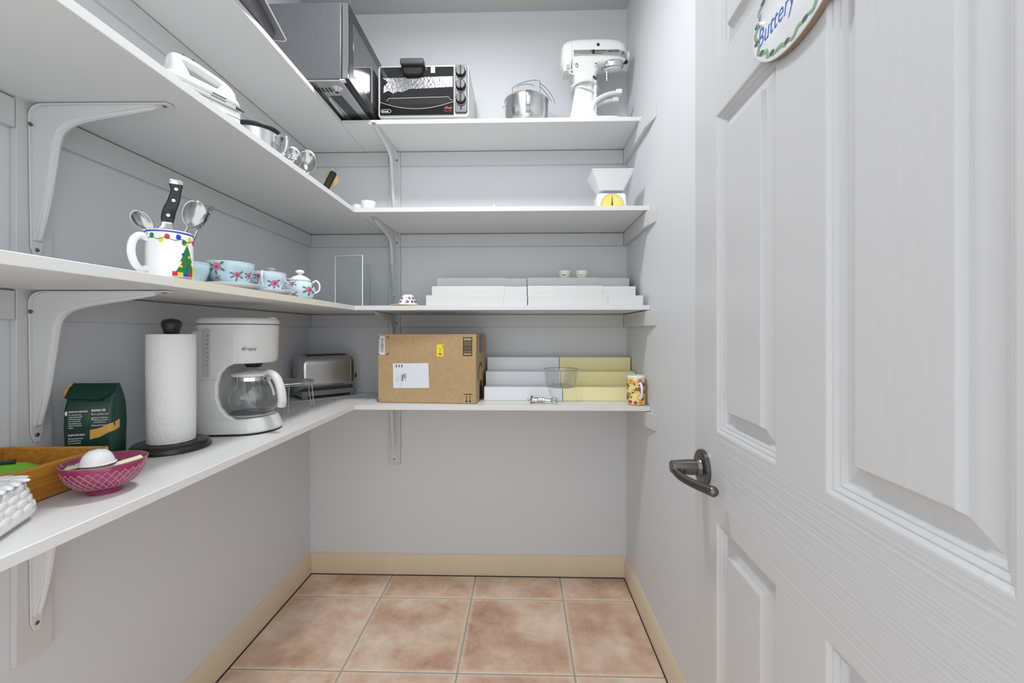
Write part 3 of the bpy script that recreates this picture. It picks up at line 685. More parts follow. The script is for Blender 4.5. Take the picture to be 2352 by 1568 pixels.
part('lift_lever', MB().tube([(0.010, -0.036, 0.228), (0.022, -0.044, 0.214)], 0.005, 8), 'dark_gray', sm)
cd = []
for i in range(90):
    a = i / 90 * 2 * PI * 3.2; k = i / 90
    cd.append((-0.026 + (0.056 + 0.006 * math.sin(a * 0.7)) * math.cos(a), (0.050 + 0.006 * math.cos(a * 0.6)) * math.sin(a), 0.222 - 0.062 * k + 0.013 * math.sin(a + k * 5)))
part('power_cord', MB().tube(bez([(-0.085, -0.030, 0.262), (-0.090, -0.034, 0.245), tuple(cd[0])], 4)[:-1] + [Vector(p) for p in cd], 0.0046, 8), 'cord_white', sm)

# ================================================================== things on the third shelf
# ---- hand mixer and the case it lies on; both set obliquely to the shelf edge
hmx = thing('hand_mixer', 'white electric hand mixer lying on a white case above the bracket', 'hand mixer', (-0.762, 0.992, Z3), D(67))
hmx.scale = (0.78, 0.8, 0.84)
ZA = 0.0
def side(M=None): return frame((0, 0, 0), (1, 0, 0), (0, 0, 1))
HS = frame((0, 0, 0), (1, 0, 0), (0, 0, 1))           # x along the mixer, y up
outer = [(-0.105, 0.092), (-0.100, 0.142), (-0.088, 0.150), (-0.045, 0.150), (0.045, 0.136), (0.066, 0.128), (0.075, 0.112), (0.076, 0.098)]
hole = [(-0.045, 0.106), (-0.047, 0.126), (-0.040, 0.130), (0.018, 0.121), (0.022, 0.117), (0.010, 0.104), (-0.040, 0.102)]
# handle loop as a swept bar, nose and tail as solid lofts
loop = bez([(-0.098, 0, 0.100), (-0.094, 0, 0.132), (-0.080, 0, 0.142), (-0.045, 0, 0.143), (0.0, 0, 0.137), (0.045, 0, 0.128), (0.062, 0, 0.118), (0.068, 0, 0.100)], 6)
part('handle', MB().tube(loop, 0.0135, 14), 'plastic_white', hmx)
part('front_post', MB().loft([[(x, y, 0.094) for x, y in rrect(0.012, 0.078, -0.032, 0.032, 0.02)], [(x, y, 0.112) for x, y in rrect(0.026, 0.076, -0.026, 0.026, 0.016)], [(x, y, 0.127) for x, y in rrect(0.036, 0.070, -0.016, 0.016, 0.012)]]), 'plastic_white', hmx, smooth=60)
part('rear_post', MB().loft([[(x, y, 0.094) for x, y in rrect(-0.112, -0.052, -0.032, 0.032, 0.02)], [(x, y, 0.115) for x, y in rrect(-0.108, -0.062, -0.026, 0.026, 0.016)], [(x, y, 0.142) for x, y in rrect(-0.104, -0.080, -0.016, 0.016, 0.010)]]), 'plastic_white', hmx, smooth=60)
part('body', MB().loft([[(x, y, 0.066) for x, y in rrect(-0.118, 0.082, -0.036, 0.036, 0.03)], [(x, y, 0.074) for x, y in rrect(-0.124, 0.090, -0.043, 0.043, 0.035)], [(x, y, 0.084) for x, y in rrect(-0.122, 0.088, -0.042, 0.042, 0.035)], [(x, y, 0.096) for x, y in rrect(-0.114, 0.080, -0.034, 0.034, 0.03)]]), 'plastic_white', hmx, smooth=60)
part('skirt', MB().loft([[(x, y, 0.058) for x, y in rrect(-0.120, 0.086, -0.040, 0.040, 0.034)], [(x, y, 0.062) for x, y in rrect(-0.126, 0.093, -0.046, 0.046, 0.038)], [(x, y, 0.067) for x, y in rrect(-0.120, 0.086, -0.040, 0.040, 0.034)]]), 'plastic_white', hmx, smooth=60)
for k in range(5): part('vent_slot', MB().box(0.060 + k * 0.006, 0.063 + k * 0.006, -0.0470 + k * 0.0015, -0.0400, 0.0595, 0.0650), 'black_matte', hmx)
for k, (a, b) in enumerate(((-0.01, 0.03), (-0.015, 0.028))): part('side_slot', MB().box(a, b, -0.0445, -0.040, 0.0735 - k * 0.010, 0.0755 - k * 0.010), 'dark_gray', hmx)
for x in (-0.072, -0.046): part('eject_button', MB().prism([(x, 0.150), (x + 0.012, 0.150), (x + 0.008, 0.156), (x + 0.003, 0.159), (x + 0.001, 0.158)], -0.006, 0.006, HS), 'black_plastic', hmx)
cs = thing('appliance_case', 'white rounded plastic case under the hand mixer', 'case', (-0.762, 0.992, Z3), D(67))
cs.scale = (0.78, 0.8, 0.84)
part('case_body', MB().prism(rrect(-0.085, 0.082, -0.040, 0.040, 0.014), 0.0015, 0.0555), 'plastic_white', cs, 0.003)
part('seam', MB().prism(rrect(-0.0854, 0.0824, -0.0404, 0.0404, 0.014), 0.034, 0.0352), 'dark_gray', cs)
part('lettering', text_mb('Oster', 0.011, frame((-0.035, -0.0403, 0.043), (1, 0, 0), (0, 0, 1)), shear=0.2), 'print_grey', cs)

# ---- lidded steel pot
pt = thing('canister_pot', 'steel canister with black rimmed lid beside the white hand mixer', 'canister', (-0.785, 1.215, Z3), D(-8))
pt.scale = (0.92, 0.92, 0.78)
part('shell', MB().lathe([(0, 0.001), (0.066, 0.001), (0.070, 0.004), (0.070, 0.098), (0.067, 0.100), (0, 0.099)], 44), 'steel', pt)
lid = part('lid', MB().lathe([(0.0, 0.112), (0.055, 0.113), (0.066, 0.1165), (0.072, 0.115), (0.0745, 0.110), (0.073, 0.105), (0.0745, 0.101), (0.071, 0.098), (0, 0.099)], 44), 'black_plastic', pt)
part('lid_groove', MB().lathe([(0.0725, 0.1035), (0.0765, 0.1045), (0.0725, 0.1055)], 44), 'dark_gray', lid)
hh = bez([(0.066, 0, 0.086), (0.090, 0, 0.090), (0.106, 0, 0.080), (0.108, 0, 0.055), (0.103, 0, 0.03), (0.088, 0, 0.018), (0.068, 0, 0.02)], 5)
part('handle', MB().tube(hh, 0.0065, 10), 'steel', pt)
part('handle_plate', MB().box(0.066, 0.074, -0.012, 0.012, 0.060, 0.094), 'steel', pt, 0.002)
part('lettering', text_mb('ist', 0.018, frame((-0.010, -0.0705, 0.066), (1, 0, 0), (0, 0, 1)), bold=0.0004), 'print_black', pt)

# ---- serving spoons standing in the corner
def spoon_bowl(L, W, dep, th=0.0012, n=20, m=6):
    """open spoon bowl: long axis z from 0 to L, hollow towards -y"""
    mb = MB(); rings = []
    def shell(off):
        out = []
        for k in range(m + 1):
            t = k / m; rr_ = []
            for i in range(n):
                a = 2 * PI * i / n
                zz = L / 2 + L / 2 * t * math.cos(a); w = W / 2 * t * math.sin(a) * (1 + 0.15 * math.cos(a))
                rr_.append((w, dep * (1 - t * t) + off, zz))
            out.append(rr_)
        return out
    o1 = shell(0.0)[1:]; o2 = shell(th)[1:]
    mb.loft(o1[::-1] + [], caps=False); mb.f.append(list(range((m - 1) * n, m * n)))
    k0 = len(mb.v); mb.loft(o2, caps=False); mb.f.append([k0 + i for i in range(n)][::-1])
    # lip between the two shells
    e1 = [0 + i for i in range(n)]; e2 = [k0 + (m - 1) * n + i for i in range(n)]
    for i in range(n): mb.f.append([e1[i], e1[(i + 1) % n], e2[(i + 1) % n], e2[i]])
    return mb
def serving_spoon(name, label, loc, rz, tilt, L, W, H_, slots=False):
    t = thing(name, label, 'spoon', loc, rz, 'steel serving utensils')
    R = T(0, 0, 0) @ RX(tilt)
    mb = spoon_bowl(L, W, 0.014); mb.v = [R @ (Vector(v) + Vector((0, 0, H_))) for v in mb.v]
    bo = part('bowl', mb, 'spoon_steel', t, smooth=60)
    part('stem', MB().tube([R @ Vector(p) for p in bez([(0, 0.0, 0.002), (0, 0.001, H_ * 0.5), (0, 0.004, H_ * 0.9), (0, 0.008, H_ + 0.006)], 4)], [0.0055] * 6 + [0.0045] * 7, 8), 'spoon_steel', t)
    if slots:
        for i in range(3):
            for j in range(5): part('hole', MB().lathe([(0, 0.0006), (0.0022, 0.0006), (0.0022, -0.0006), (0, -0.0006)], 10, R @ frame(((i - 1) * 0.012 + (0.004 if j % 2 else 0), 0.0115 - 0.0005, H_ + 0.028 + j * 0.009), (1, 0, 0), (0, 0, 1))), 'label_white', bo)
    return t
serving_spoon('slotted_spoon', 'steel slotted serving spoon, bowl up, nearest the steel canister', (-0.808, 1.455, Z3), D(38), D(-6), 0.085, 0.060, 0.072, True)
serving_spoon('serving_spoon', 'large shiny solid serving spoon, bowl up, beside the slotted one', (-0.800, 1.535, Z3), D(30), D(-4), 0.092, 0.066, 0.088)
# ---- black handled tool and wooden spoon leaning on the back wall
bt = thing('kitchen_tool', 'black handled tool with wire hanging loop leaning in the corner', 'kitchen tool', (-0.838, 1.675, Z3))
tp = [(0, 0, 0.006), (0.037, 0.074, 0.172)]
part('grip', MB().tube([(0.010, 0.020, 0.045), (0.0375, 0.075, 0.168)], 0.0135, 18), 'black_matte', bt)
part('shaft', MB().tube([(0, 0, 0.004), (0.011, 0.022, 0.05)], 0.006, 10), 'steel', bt)
part('hanging_loop', MB().tube(bez([(0.030, 0.076, 0.166), (0.030, 0.080, 0.185), (0.040, 0.084, 0.192), (0.050, 0.084, 0.184), (0.048, 0.078, 0.166)], 5), 0.0018, 8), 'steel', bt)
ws = thing('wooden_spoon', 'pale wooden spoon behind the black handled tool', 'spoon', (-0.862, 1.735, Z3))
part('bowl', MB().ell((0, 0, 0), 0.029, 0.007, 0.040, M=T(0.028, 0.074, 0.168) @ RZ(D(10)) @ RX(D(-14))), 'wood_pale', ws)
part('stem', MB().tube([(0.004, 0.006, 0.004), (0.012, 0.04, 0.08), (0.024, 0.068, 0.14)], [0.006, 0.006, 0.007], 10), 'wood_pale', ws)
# ---- small white cups at the shelf corner
def cup_side(name, label, loc, r, h, handle_ang):
    t = thing(name, label, 'cup', loc)
    part('bowl', MB().lathe([(0, 0.001), (r * 0.72, 0.001), (r * 0.78, 0.004), (r, h), (r * 0.93, h), (r * 0.7, 0.005), (0, 0.004)], 30), 'china_white', t)
    c, s_ = math.cos(handle_ang), math.sin(handle_ang)
    part('handle', MB().tube([((r * 0.88 + dx) * c, (r * 0.88 + dx) * s_, z) for dx, z in ((0, h * 0.8), (0.012, h * 0.85), (0.017, h * 0.5), (0.011, h * 0.2), (-0.002, h * 0.25))], 0.0028, 8), 'china_white', t)
    return t
cup_side('measuring_cup', 'shallow white cup at the inner corner of the third shelf', (-0.645, 1.735, Z3), 0.031, 0.040, D(150))
cup_side('measuring_cup', 'small white cup partly hidden left of the shallow white cup', (-0.700, 1.760, Z3), 0.020, 0.034, D(200))
tag(MB().lathe([(0, 0.001), (0.006, 0.001), (0.0065, 0.003), (0.005, 0.012), (0.003, 0.016), (0, 0.017)], 14, T(-0.115, 1.70, Z3)).build('bottle_cap', 'plastic_white', None), 'tiny white cap alone near the middle of the third shelf', 'cap')

# ---- kitchen scale
ks = thing('kitchen_scale', 'white kitchen scale with yellow dial and weighing tray', 'scale', (0.370, 1.765, Z3))
part('body', MB().loft([[(x, y, 0.001) for x, y in rrect(-0.062, 0.062, -0.030, 0.055, 0.008)], [(x, y, 0.062) for x, y in rrect(-0.061, 0.061, -0.028, 0.052, 0.010)], [(x, y, 0.072) for x, y in rrect(-0.056, 0.056, -0.023, 0.047, 0.012)]]), 'milk_plastic', ks, 0.003)
KM = frame((0, -0.0305, 0), (1, 0, 0), (0, 0.03, 1))
def arcd(r): return [(r * math.cos(D(a)), 0.020 + r * math.sin(D(a))) for a in range(-18, 199, 8)]
dl = part('dial', MB().prism(arcd(0.047), -0.001, 0.0016, KM), 'dial_yellow', ks, label='round yellow dial')
part('dial_rim', MB().tube([KM @ Vector((x, y, 0.0016)) for x, y in arcd(0.0475)], 0.0012, 6), 'plastic_grey', dl)
part('needle', flat([[(-0.003, 0.018), (0.003, 0.018), (0.0006, 0.058), (-0.0006, 0.058)]], KM @ T(0, 0, 0.0016)), 'print_black', dl)
mk = []
for k in range(13):
    a = D(15 * k); mk.append([((0.020 - 0.020) + q * math.cos(a) + w * math.sin(a), 0.020 + q * math.sin(a) - w * math.cos(a)) for q, w in ((0.038, -0.0006), (0.043, -0.0006), (0.043, 0.0006), (0.038, 0.0006))])
part('dial_marks', flat(mk, KM @ T(0, 0, 0.0016)), 'vine_dark', dl)['kind'] = 'stuff'
part('stalk', MB().box(-0.030, 0.030, -0.005, 0.030, 0.070, 0.086), 'plastic_grey', ks, 0.002)
for x in (-0.031, 0.029): part('stalk_fin', MB().box(x, x + 0.002, -0.010, 0.034, 0.070, 0.092), 'milk_plastic', ks)
def tr(hx, hy, z, r): return [(x, y + 0.012, z) for x, y in rrect(-hx, hx, -hy, hy, r, 4)]
part('tray', MB().loft([tr(0.050, 0.040, 0.083, 0.008), tr(0.086, 0.070, 0.156, 0.008), tr(0.0875, 0.0715, 0.157, 0.008), tr(0.0870, 0.0710, 0.1595, 0.008), tr(0.0845, 0.0685, 0.158, 0.008), tr(0.048, 0.038, 0.0855, 0.008)]), 'milk_plastic', ks, smooth=25)

# ================================================================== things on the second shelf
# ---- mug with cutlery
def polar(r, th, z): return (r * math.cos(th), r * math.sin(th), z)
def on_cyl(polys, rfun, th0, mb=None, lift=0.0005):
    """polygons in (arc length, height) wrapped round a turned surface; th0 = angle of arc length zero"""
    mb = mb or MB()
    for p in polys:
        cx = sum(q[0] for q in p) / len(p); cz = sum(q[1] for q in p) / len(p)
        vs = [(cx, cz)] + list(p); n = len(p)
        R0 = rfun(cz)
        P3 = [polar(rfun(z) + lift, th0 + a / R0, z) for a, z in vs]
        mb.add(P3, [(0, 1 + i, 1 + (i + 1) % n) for i in range(n)])
    return mb
MR, MH = 0.0392, 0.095
mg = thing('christmas_mug', 'white mug printed with coloured lights and a Christmas tree, holding cutlery', 'mug', (-0.722, 0.838, Z2))
part('shell', MB().lathe([(0, 0.003), (0.030, 0.003), (0.033, 0.001), (0.040, 0.003), (MR, 0.008), (MR, MH - 0.002), (MR - 0.001, MH), (MR - 0.003, MH - 0.001), (MR - 0.0035, 0.012), (0.034, 0.007), (0, 0.006)], 56), 'china_white', mg)
vd_ = math.atan2(-0.838, 0.722)                         # direction from the mug towards the viewer
ha = vd_ - D(64)
hc, hs_ = math.cos(ha), math.sin(ha)
part('handle', MB().tube(bez([((MR + dx) * hc, (MR + dx) * hs_, z) for dx, z in ((-0.002, 0.076), (0.010, 0.080), (0.021, 0.069), (0.0245, 0.047), (0.0195, 0.026), (0.009, 0.014), (-0.002, 0.018))], 5), 0.0055, 12, flat=1.25), 'china_white', mg)
rf = lambda z: MR
t0 = vd_
def blob(x, z, rx, rz_, n=12): return circ(x, z, rx, rz_, n)
part('rim_band', MB().lathe([(MR + 0.0004, MH - 0.0055), (MR + 0.0005, MH - 0.0025)], 56), 'paint_blue', mg)
bulbs = [(-0.044, 0, 'paint_blue'), (-0.030, 0.001, 'paint_green'), (-0.014, -0.007, 'paint_yellow'), (-0.004, 0.0, 'paint_red'), (0.014, 0.001, 'paint_blue'), (0.024, -0.008, 'paint_green'), (0.037, 0.0, 'paint_yellow'), (0.050, -0.004, 'paint_red'), (-0.058, -0.006, 'paint_red'), (-0.072, 0.0, 'paint_yellow'), (-0.088, -0.004, 'paint_green')]
for x, dz, m_ in bulbs: part('printed_bulb', on_cyl([blob(x, 0.0805 + dz, 0.0044, 0.0054)], rf, t0), m_, mg)
wp = []
for i in range(40):
    x = -0.09 + i * 0.0037; wp.append(polar(MR + 0.0004, t0 + x / MR, 0.0765 + 0.002 * math.sin(i * 0.9)))
part('printed_wire', MB().tube(wp, 0.0005, 5), 'print_black', mg)
tx = 0.030
tmb = MB()
for za, zb, wa, wb in ((0.012, 0.036, 0.021, 0.008), (0.034, 0.053, 0.0135, 0.005), (0.050, 0.067, 0.0085, 0.0006)):
    tmb.loft([[polar(MR + 0.0005, t0 + (tx + w_ * (k / 4.0 - 1)) / MR, z_) for k in range(9)] for z_, w_ in ((za, wa), ((za + zb) / 2, (wa + wb) / 2), (zb, wb))], caps=False, close=False)
part('printed_tree', tmb, 'paint_green', mg, label='printed green tree')
part('printed_star', on_cyl([[(tx + (0.0055 if k % 2 == 0 else 0.0022) * math.sin(k * PI / 5), 0.068 + (0.0055 if k % 2 == 0 else 0.0022) * math.cos(k * PI / 5)) for k in range(10)]], rf, t0, lift=0.0007), 'paint_yellow', mg)
for x, z, m_ in ((tx - 0.008, 0.048, 'paint_blue'), (tx + 0.004, 0.044, 'paint_yellow'), (tx - 0.007, 0.032, 'paint_red'), (tx + 0.008, 0.028, 'paint_red'), (tx - 0.012, 0.024, 'paint_yellow'), (tx, 0.021, 'paint_blue')):
    part('printed_bauble', on_cyl([blob(x, z, 0.0028, 0.0028, 10)], rf, t0, lift=0.0008), m_, mg)
for x, w, z0, z1, m_ in ((0.004, 0.008, 0.001, 0.010, 'paint_red'), (0.013, 0.008, 0.001, 0.009, 'paint_yellow'), (0.022, 0.010, 0.001, 0.009, 'paint_blue'), (0.033, 0.009, 0.001, 0.010, 'paint_red'), (0.043, 0.008, 0.004, 0.024, 'paint_yellow')):
    part('printed_gift', on_cyl([rect(x, x + w, z0 + 0.003, z1 + 0.003)], rf, t0, lift=0.0010), m_, mg)

def in_mug(name, label, cat): return thing(name, label, cat, (-0.722, 0.838, Z2 + 0.006))
VX = Vector((0.722, 0.0, 0)); VR_ = Vector((math.cos(vd_ + PI / 2), math.sin(vd_ + PI / 2), 0)); VN = Vector((math.cos(vd_), math.sin(vd_), 0))
def vp(r, n, z): return tuple(VR_ * r + VN * n + Vector((0, 0, z)))
# knife: handle up, slightly S-curved, three rivets
kf = in_mug('table_knife', 'knife with black riveted handle standing in the mug', 'knife')
hpth = bez([vp(-0.004, 0.004, 0.108), vp(-0.001, 0.004, 0.131), vp(0.006, 0.004, 0.154), vp(0.010, 0.004, 0.175), vp(0.010, 0.004, 0.188)], 6)
KW = [0.0088, 0.0098, 0.0105, 0.011, 0.0112, 0.0112, 0.0112, 0.011, 0.011, 0.0108, 0.0105, 0.0102, 0.010, 0.0098, 0.0096, 0.0094, 0.0092, 0.009, 0.009, 0.0092, 0.0096, 0.0102, 0.0108, 0.0112, 0.0112]
def slab(path, w, th):
    rings = []
    for i, p in enumerate(path):
        p = Vector(p); ww = w[i] if isinstance(w, list) else w
        rings.append([p + VR_ * ww + VN * th * 0.6, p + VR_ * ww * 0.8 + VN * th, p - VR_ * ww * 0.8 + VN * th, p - VR_ * ww + VN * th * 0.6, p - VR_ * ww - VN * th * 0.6, p - VR_ * ww * 0.8 - VN * th, p + VR_ * ww * 0.8 - VN * th, p + VR_ * ww - VN * th * 0.6])
    return MB().loft(rings)
hk = part('handle', slab(hpth, KW[:len(hpth)], 0.0065), 'black_plastic', kf, smooth=50)
pc = hpth[-1]
part('pommel', slab([pc, pc + Vector((0, 0, 0.006)), pc + VR_ * -0.001 + Vector((0, 0, 0.009))], [0.0118, 0.0128, 0.0105], 0.0068), 'steel', kf, smooth=50)
part('bolster', slab([Vector(vp(-0.0065, 0.004, 0.095)), Vector(vp(-0.005, 0.004, 0.100)), Vector(vp(-0.004, 0.004, 0.1085))], [0.0135, 0.0105, 0.009], 0.0068), 'steel', kf, smooth=50)
part('blade', MB().loft([[vp(-0.004 + a, b, z) for a, b in ((w, 0.003), (w, 0.004), (-w, 0.004), (-w, 0.003))] for w, z in ((0.002, 0.004), (0.008, 0.02), (0.0115, 0.06), (0.0120, 0.096))]), 'spoon_steel', kf)
for i in (4, 12, 19):
    p = hpth[i]; part('rivet', MB().lathe([(0, 0.0005), (0.0032, 0.0004), (0.0034, 0), (0, 0)], 14, frame(tuple(p + VN * 0.0065), tuple(VR_), (0, 0, 1))), 'steel', hk)
def mug_spoon(name, label, base, tip, L, W, face):
    t = in_mug(name, label, 'spoon'); b = Vector(base); e = Vector(tip); ax = (e - b).normalized()
    fy = Vector(face); fy = (fy - ax * fy.dot(ax)).normalized(); fx = fy.cross(ax) * -1
    M_ = Matrix.Identity(4)
    nn = -fy; sx = ax.cross(nn) * -1
    sx = nn.cross(ax)
    o_ = e - ax * L
    for i in range(3): M_[i][0] = sx[i]; M_[i][1] = nn[i]; M_[i][2] = ax[i]; M_[i][3] = o_[i]
    mb = spoon_bowl(L, W, 0.009); mb.v = [M_ @ Vector(v) for v in mb.v]
    part('bowl', mb, 'spoon_steel', t, smooth=60)
    part('stem', MB().tube(bez([tuple(b), tuple(b + (o_ - b) * 0.5 + nn * 0.001), tuple(o_ + nn * 0.003 - ax * 0.004), tuple(o_ + nn * 0.005 + ax * 0.004)], 5), 0.0032, 8, flat=0.7), 'spoon_steel', t)
    return t
mug_spoon('teaspoon', 'shiny spoon leaning left over the mug handle, hollow side showing', vp(0.022, -0.010, 0.008), vp(-0.054, 0.010, 0.124), 0.048, 0.031, tuple(VN + Vector((0, 0, 0.3))))
mug_spoon('tablespoon', 'larger spoon leaning right in the mug behind the knife', vp(-0.004, -0.010, 0.006), vp(0.050, -0.008, 0.166), 0.062, 0.042, tuple(VN + VR_ * 0.2))
mug_spoon('dessert_spoon', 'spoon seen edge on at the right side of the mug', vp(0.010, -0.018, 0.006), vp(0.074, -0.026, 0.164), 0.058, 0.036, tuple(VR_ - VN * 0.25))

# ---- flowered blue china
def rose(x, z, s, polys):
    pk, dk, gr = polys
    pk.append(circ(x, z, s, s * 0.86, 12)); dk.append(circ(x + s * 0.1, z - s * 0.05, s * 0.42, s * 0.34, 10))
    for a in (-150, -95, -30, 40, 160):
        a = D(a); lx, lz = x + s * 1.5 * math.cos(a), z + s * 1.35 * math.sin(a); c, s_ = math.cos(a), math.sin(a)
        gr.append([(lx + s * 0.62 * u * c - s * 0.3 * v * s_, lz + s * 0.62 * u * s_ + s * 0.3 * v * c) for u, v in ((1, 0), (0.4, 0.8), (-0.5, 0.7), (-1, 0), (-0.5, -0.7), (0.4, -0.8))])
def flowered(t, rfun, th0, spots_, zmin, zmax):
    cl = lambda P_: [[(a, min(max(z, zmin), zmax)) for a, z in p] for p in P_]
    for x, z, s in spots_:
        pk, dk, gr = [], [], []; rose(x, z, s * 1.4, (pk, dk, gr))
        rs = part('painted_rose', on_cyl(cl(pk), rfun, th0, lift=0.0010), 'rose_pink', t)
        part('painted_heart', on_cyl(cl(dk), rfun, th0, lift=0.0014), 'rose_dark', rs)
        part('painted_leaves', on_cyl(cl(gr), rfun, th0, lift=0.0006), 'leaf_green', rs)['kind'] = 'stuff'
def interp(prof):
    def f(z):
        for (r0, z0), (r1, z1) in zip(prof, prof[1:]):
            if z0 <= z <= z1: return r0 + (r1 - r0) * (z - z0) / max(z1 - z0, 1e-9)
        return prof[-1][0] if z > prof[-1][1] else prof[0][0]
    return f
def teacup(label, loc, R, H_, m, spots_, ang=None, dirn=0.0, saucer=0.0):
    t = thing('teacup', label, 'teacup', (loc[0], loc[1], loc[2] + saucer), 0, 'blue flowered china')
    op = [(R * 0.50, 0.0008), (R * 0.52, H_ * 0.06), (R * 0.62, H_ * 0.14), (R * 0.80, H_ * 0.36), (R * 0.92, H_ * 0.65), (R, H_)]
    part('bowl', MB().lathe([(0, 0.003), (R * 0.45, 0.002)] + op + [(R * 0.985, H_ + 0.0008), (R * 0.96, H_ * 0.99), (R * 0.88, H_ * 0.65), (R * 0.76, H_ * 0.38), (R * 0.5, H_ * 0.14), (0, H_ * 0.10)], 48), m, t, smooth=60)
    part('gilt_rim', MB().tube([polar(R * 0.993, a / 36 * 2 * PI, H_ + 0.0004) for a in range(36)], 0.0009, 6, closed=True), 'china_white', t)
    f = interp(op)
    if spots_: flowered(t, f, dirn, spots_, H_ * 0.06, H_ * 0.97)
    if ang is not None:
        c, s_ = math.cos(ang), math.sin(ang)
        part('handle', MB().tube(bez([((R * k) * c, (R * k) * s_, z * H_) for k, z in ((0.93, 0.86), (1.22, 0.98), (1.40, 0.80), (1.32, 0.50), (1.06, 0.26), (0.78, 0.30))], 5), 0.0032, 10), 'china_white', t)
    return t
def saucer(label, loc, R):
    t = thing('saucer', label, 'saucer', loc, 0, 'blue flowered china')
    part('plate', MB().lathe([(0, 0.002), (R * 0.45, 0.0006), (R * 0.5, 0.002), (R * 0.8, 0.006), (R, 0.0135), (R * 0.995, 0.0150), (R * 0.8, 0.009), (R * 0.5, 0.005), (0, 0.0048)], 48), 'china_white', t, smooth=60)
    part('gilt_rim', MB().tube([polar(R * 0.998, a / 36 * 2 * PI, 0.0143) for a in range(36)], 0.0009, 6, closed=True), 'china_blue_pale', t)
    return t
def toward(x, y): return math.atan2(-y, -x)
c1 = (-0.752, 1.058, Z2)
saucer('white saucer under the largest flowered cup', (c1[0], c1[1] + 0.01, Z2), 0.072)
teacup('largest pale blue cup with two pink roses, nearest the mug', (c1[0], c1[1], Z2), 0.0545, 0.060, 'china_blue', [(-0.030, 0.046, 0.0075), (0.014, 0.028, 0.0058), (0.046, 0.030, 0.005), (-0.028, 0.020, 0.0030)], None, toward(c1[0], c1[1]), 0.007)
teacup('plain blue cup mostly hidden behind the mug', (-0.800, 0.985, Z2), 0.042, 0.056, 'china_blue', [], None, 0, 0)
teacup('plain blue cup behind the largest flowered cup', (-0.845, 1.075, Z2), 0.046, 0.052, 'china_blue', [], None, 0, 0)
c2 = (-0.750, 1.215, Z2)
saucer('white saucer under the handled cup with a dark rose', (c2[0], c2[1], Z2), 0.070)
teacup('flowered cup with its white handle facing the viewer', (c2[0], c2[1], Z2), 0.0475, 0.058, 'china_blue_pale', [(-0.026, 0.045, 0.0055), (0.016, 0.026, 0.0068), (-0.034, 0.024, 0.0035)], toward(c2[0], c2[1]) - D(14), toward(c2[0], c2[1]), 0.007)
# sugar bowl with lid
def lidded(name, label, cat, loc, R, H_, spots_, hang, m='china_blue_pale', spout=None):
    t = thing(name, label, cat, loc, 0, 'blue flowered china')
    op = [(R * 0.55, 0.0008), (R * 0.80, H_ * 0.12), (R * 0.98, H_ * 0.38), (R, H_ * 0.55), (R * 0.90, H_ * 0.82), (R * 0.68, H_)]
    part('bowl', MB().lathe([(0, 0.002), (R * 0.5, 0.001)] + op + [(R * 0.6, H_), (0, H_)], 48), m, t, smooth=60)
    ld_ = part('lid', MB().lathe([(R * 0.72, H_), (R * 0.70, H_ + 0.004), (R * 0.45, H_ + 0.014), (R * 0.16, H_ + 0.019), (R * 0.13, H_ + 0.023), (R * 0.30, H_ + 0.028), (R * 0.26, H_ + 0.034), (R * 0.10, H_ + 0.037), (0, H_ + 0.0375)], 36), 'china_white', t, smooth=60)
    f = interp(op)
    flowered(t, f, toward(loc[0], loc[1]), spots_, H_ * 0.05, H_ * 0.98)
    for a in hang:
        c, s_ = math.cos(a), math.sin(a)
        part('handle', MB().tube(bez([((R * k) * c, (R * k) * s_, z * H_) for k, z in ((0.82, 0.92), (1.08, 1.02), (1.28, 0.80), (1.24, 0.50), (0.97, 0.36))], 5), 0.003, 10), 'china_white', t)
    if spout is not None:
        c, s_ = math.cos(spout), math.sin(spout)
        part('spout', MB().tube(bez([((R * k) * c, (R * k) * s_, z * H_) for k, z in ((0.85, 0.40), (1.25, 0.62), (1.5, 0.98), (1.62, 1.18))], 5), [0.010, 0.0095, 0.009, 0.0085, 0.008, 0.0075, 0.007, 0.0068, 0.0066, 0.0064, 0.0062, 0.006, 0.006, 0.006, 0.006, 0.006], 10), 'china_white', t)
    return t
sgp = (-0.740, 1.372, Z2)
va = toward(sgp[0], sgp[1])
lidded('sugar_bowl', 'round flowered sugar bowl with white lid at the end of the china', 'sugar bowl', sgp, 0.0475, 0.062, [(0.030, 0.032, 0.0085), (-0.022, 0.050, 0.0048), (-0.018, 0.014, 0.005), (0.048, 0.050, 0.004)], (va + D(75), va - D(105)))
tpp = (-0.905, 1.485, Z2)
vt = toward(tpp[0], tpp[1])
lidded('teapot', 'flowered teapot with white lid behind the handled cup', 'teapot', tpp, 0.050, 0.088, [(0.0, 0.04, 0.008), (0.03, 0.05, 0.006)], (vt + D(95),), spout=vt - D(95))

# ---- clear acrylic file box in the corner
ab = thing('acrylic_box', 'clear acrylic open box standing in the corner of the second shelf', 'box', (-0.665, 1.722, Z2), D(0))
h = 0.213; pa = Vector((0, 0, 0)); pb = Vector((-0.123, 0.020, 0)); pc_ = Vector((0.062, 0.235, 0)); pd = pb + pc_
for nm, a, b in (('end_panel', pa, pb), ('side_panel', pa, pc_), ('side_panel', pb, pd), ('back_panel', pc_, pd)):
    d_ = (b - a).normalized(); n_ = Vector((d_.y, -d_.x, 0)) * 0.0012
    part(nm, MB().loft([[a - n_ + Vector((0, 0, z)), b - n_ + Vector((0, 0, z)), b + n_ + Vector((0, 0, z)), a + n_ + Vector((0, 0, z))] for z in (0.001, h)]), 'acrylic', ab)
part('bottom_panel', MB().loft([[p + Vector((0, 0, z)) for p in (pa, pc_, pd, pb)] for z in (0.001, 0.003)]), 'acrylic', ab)
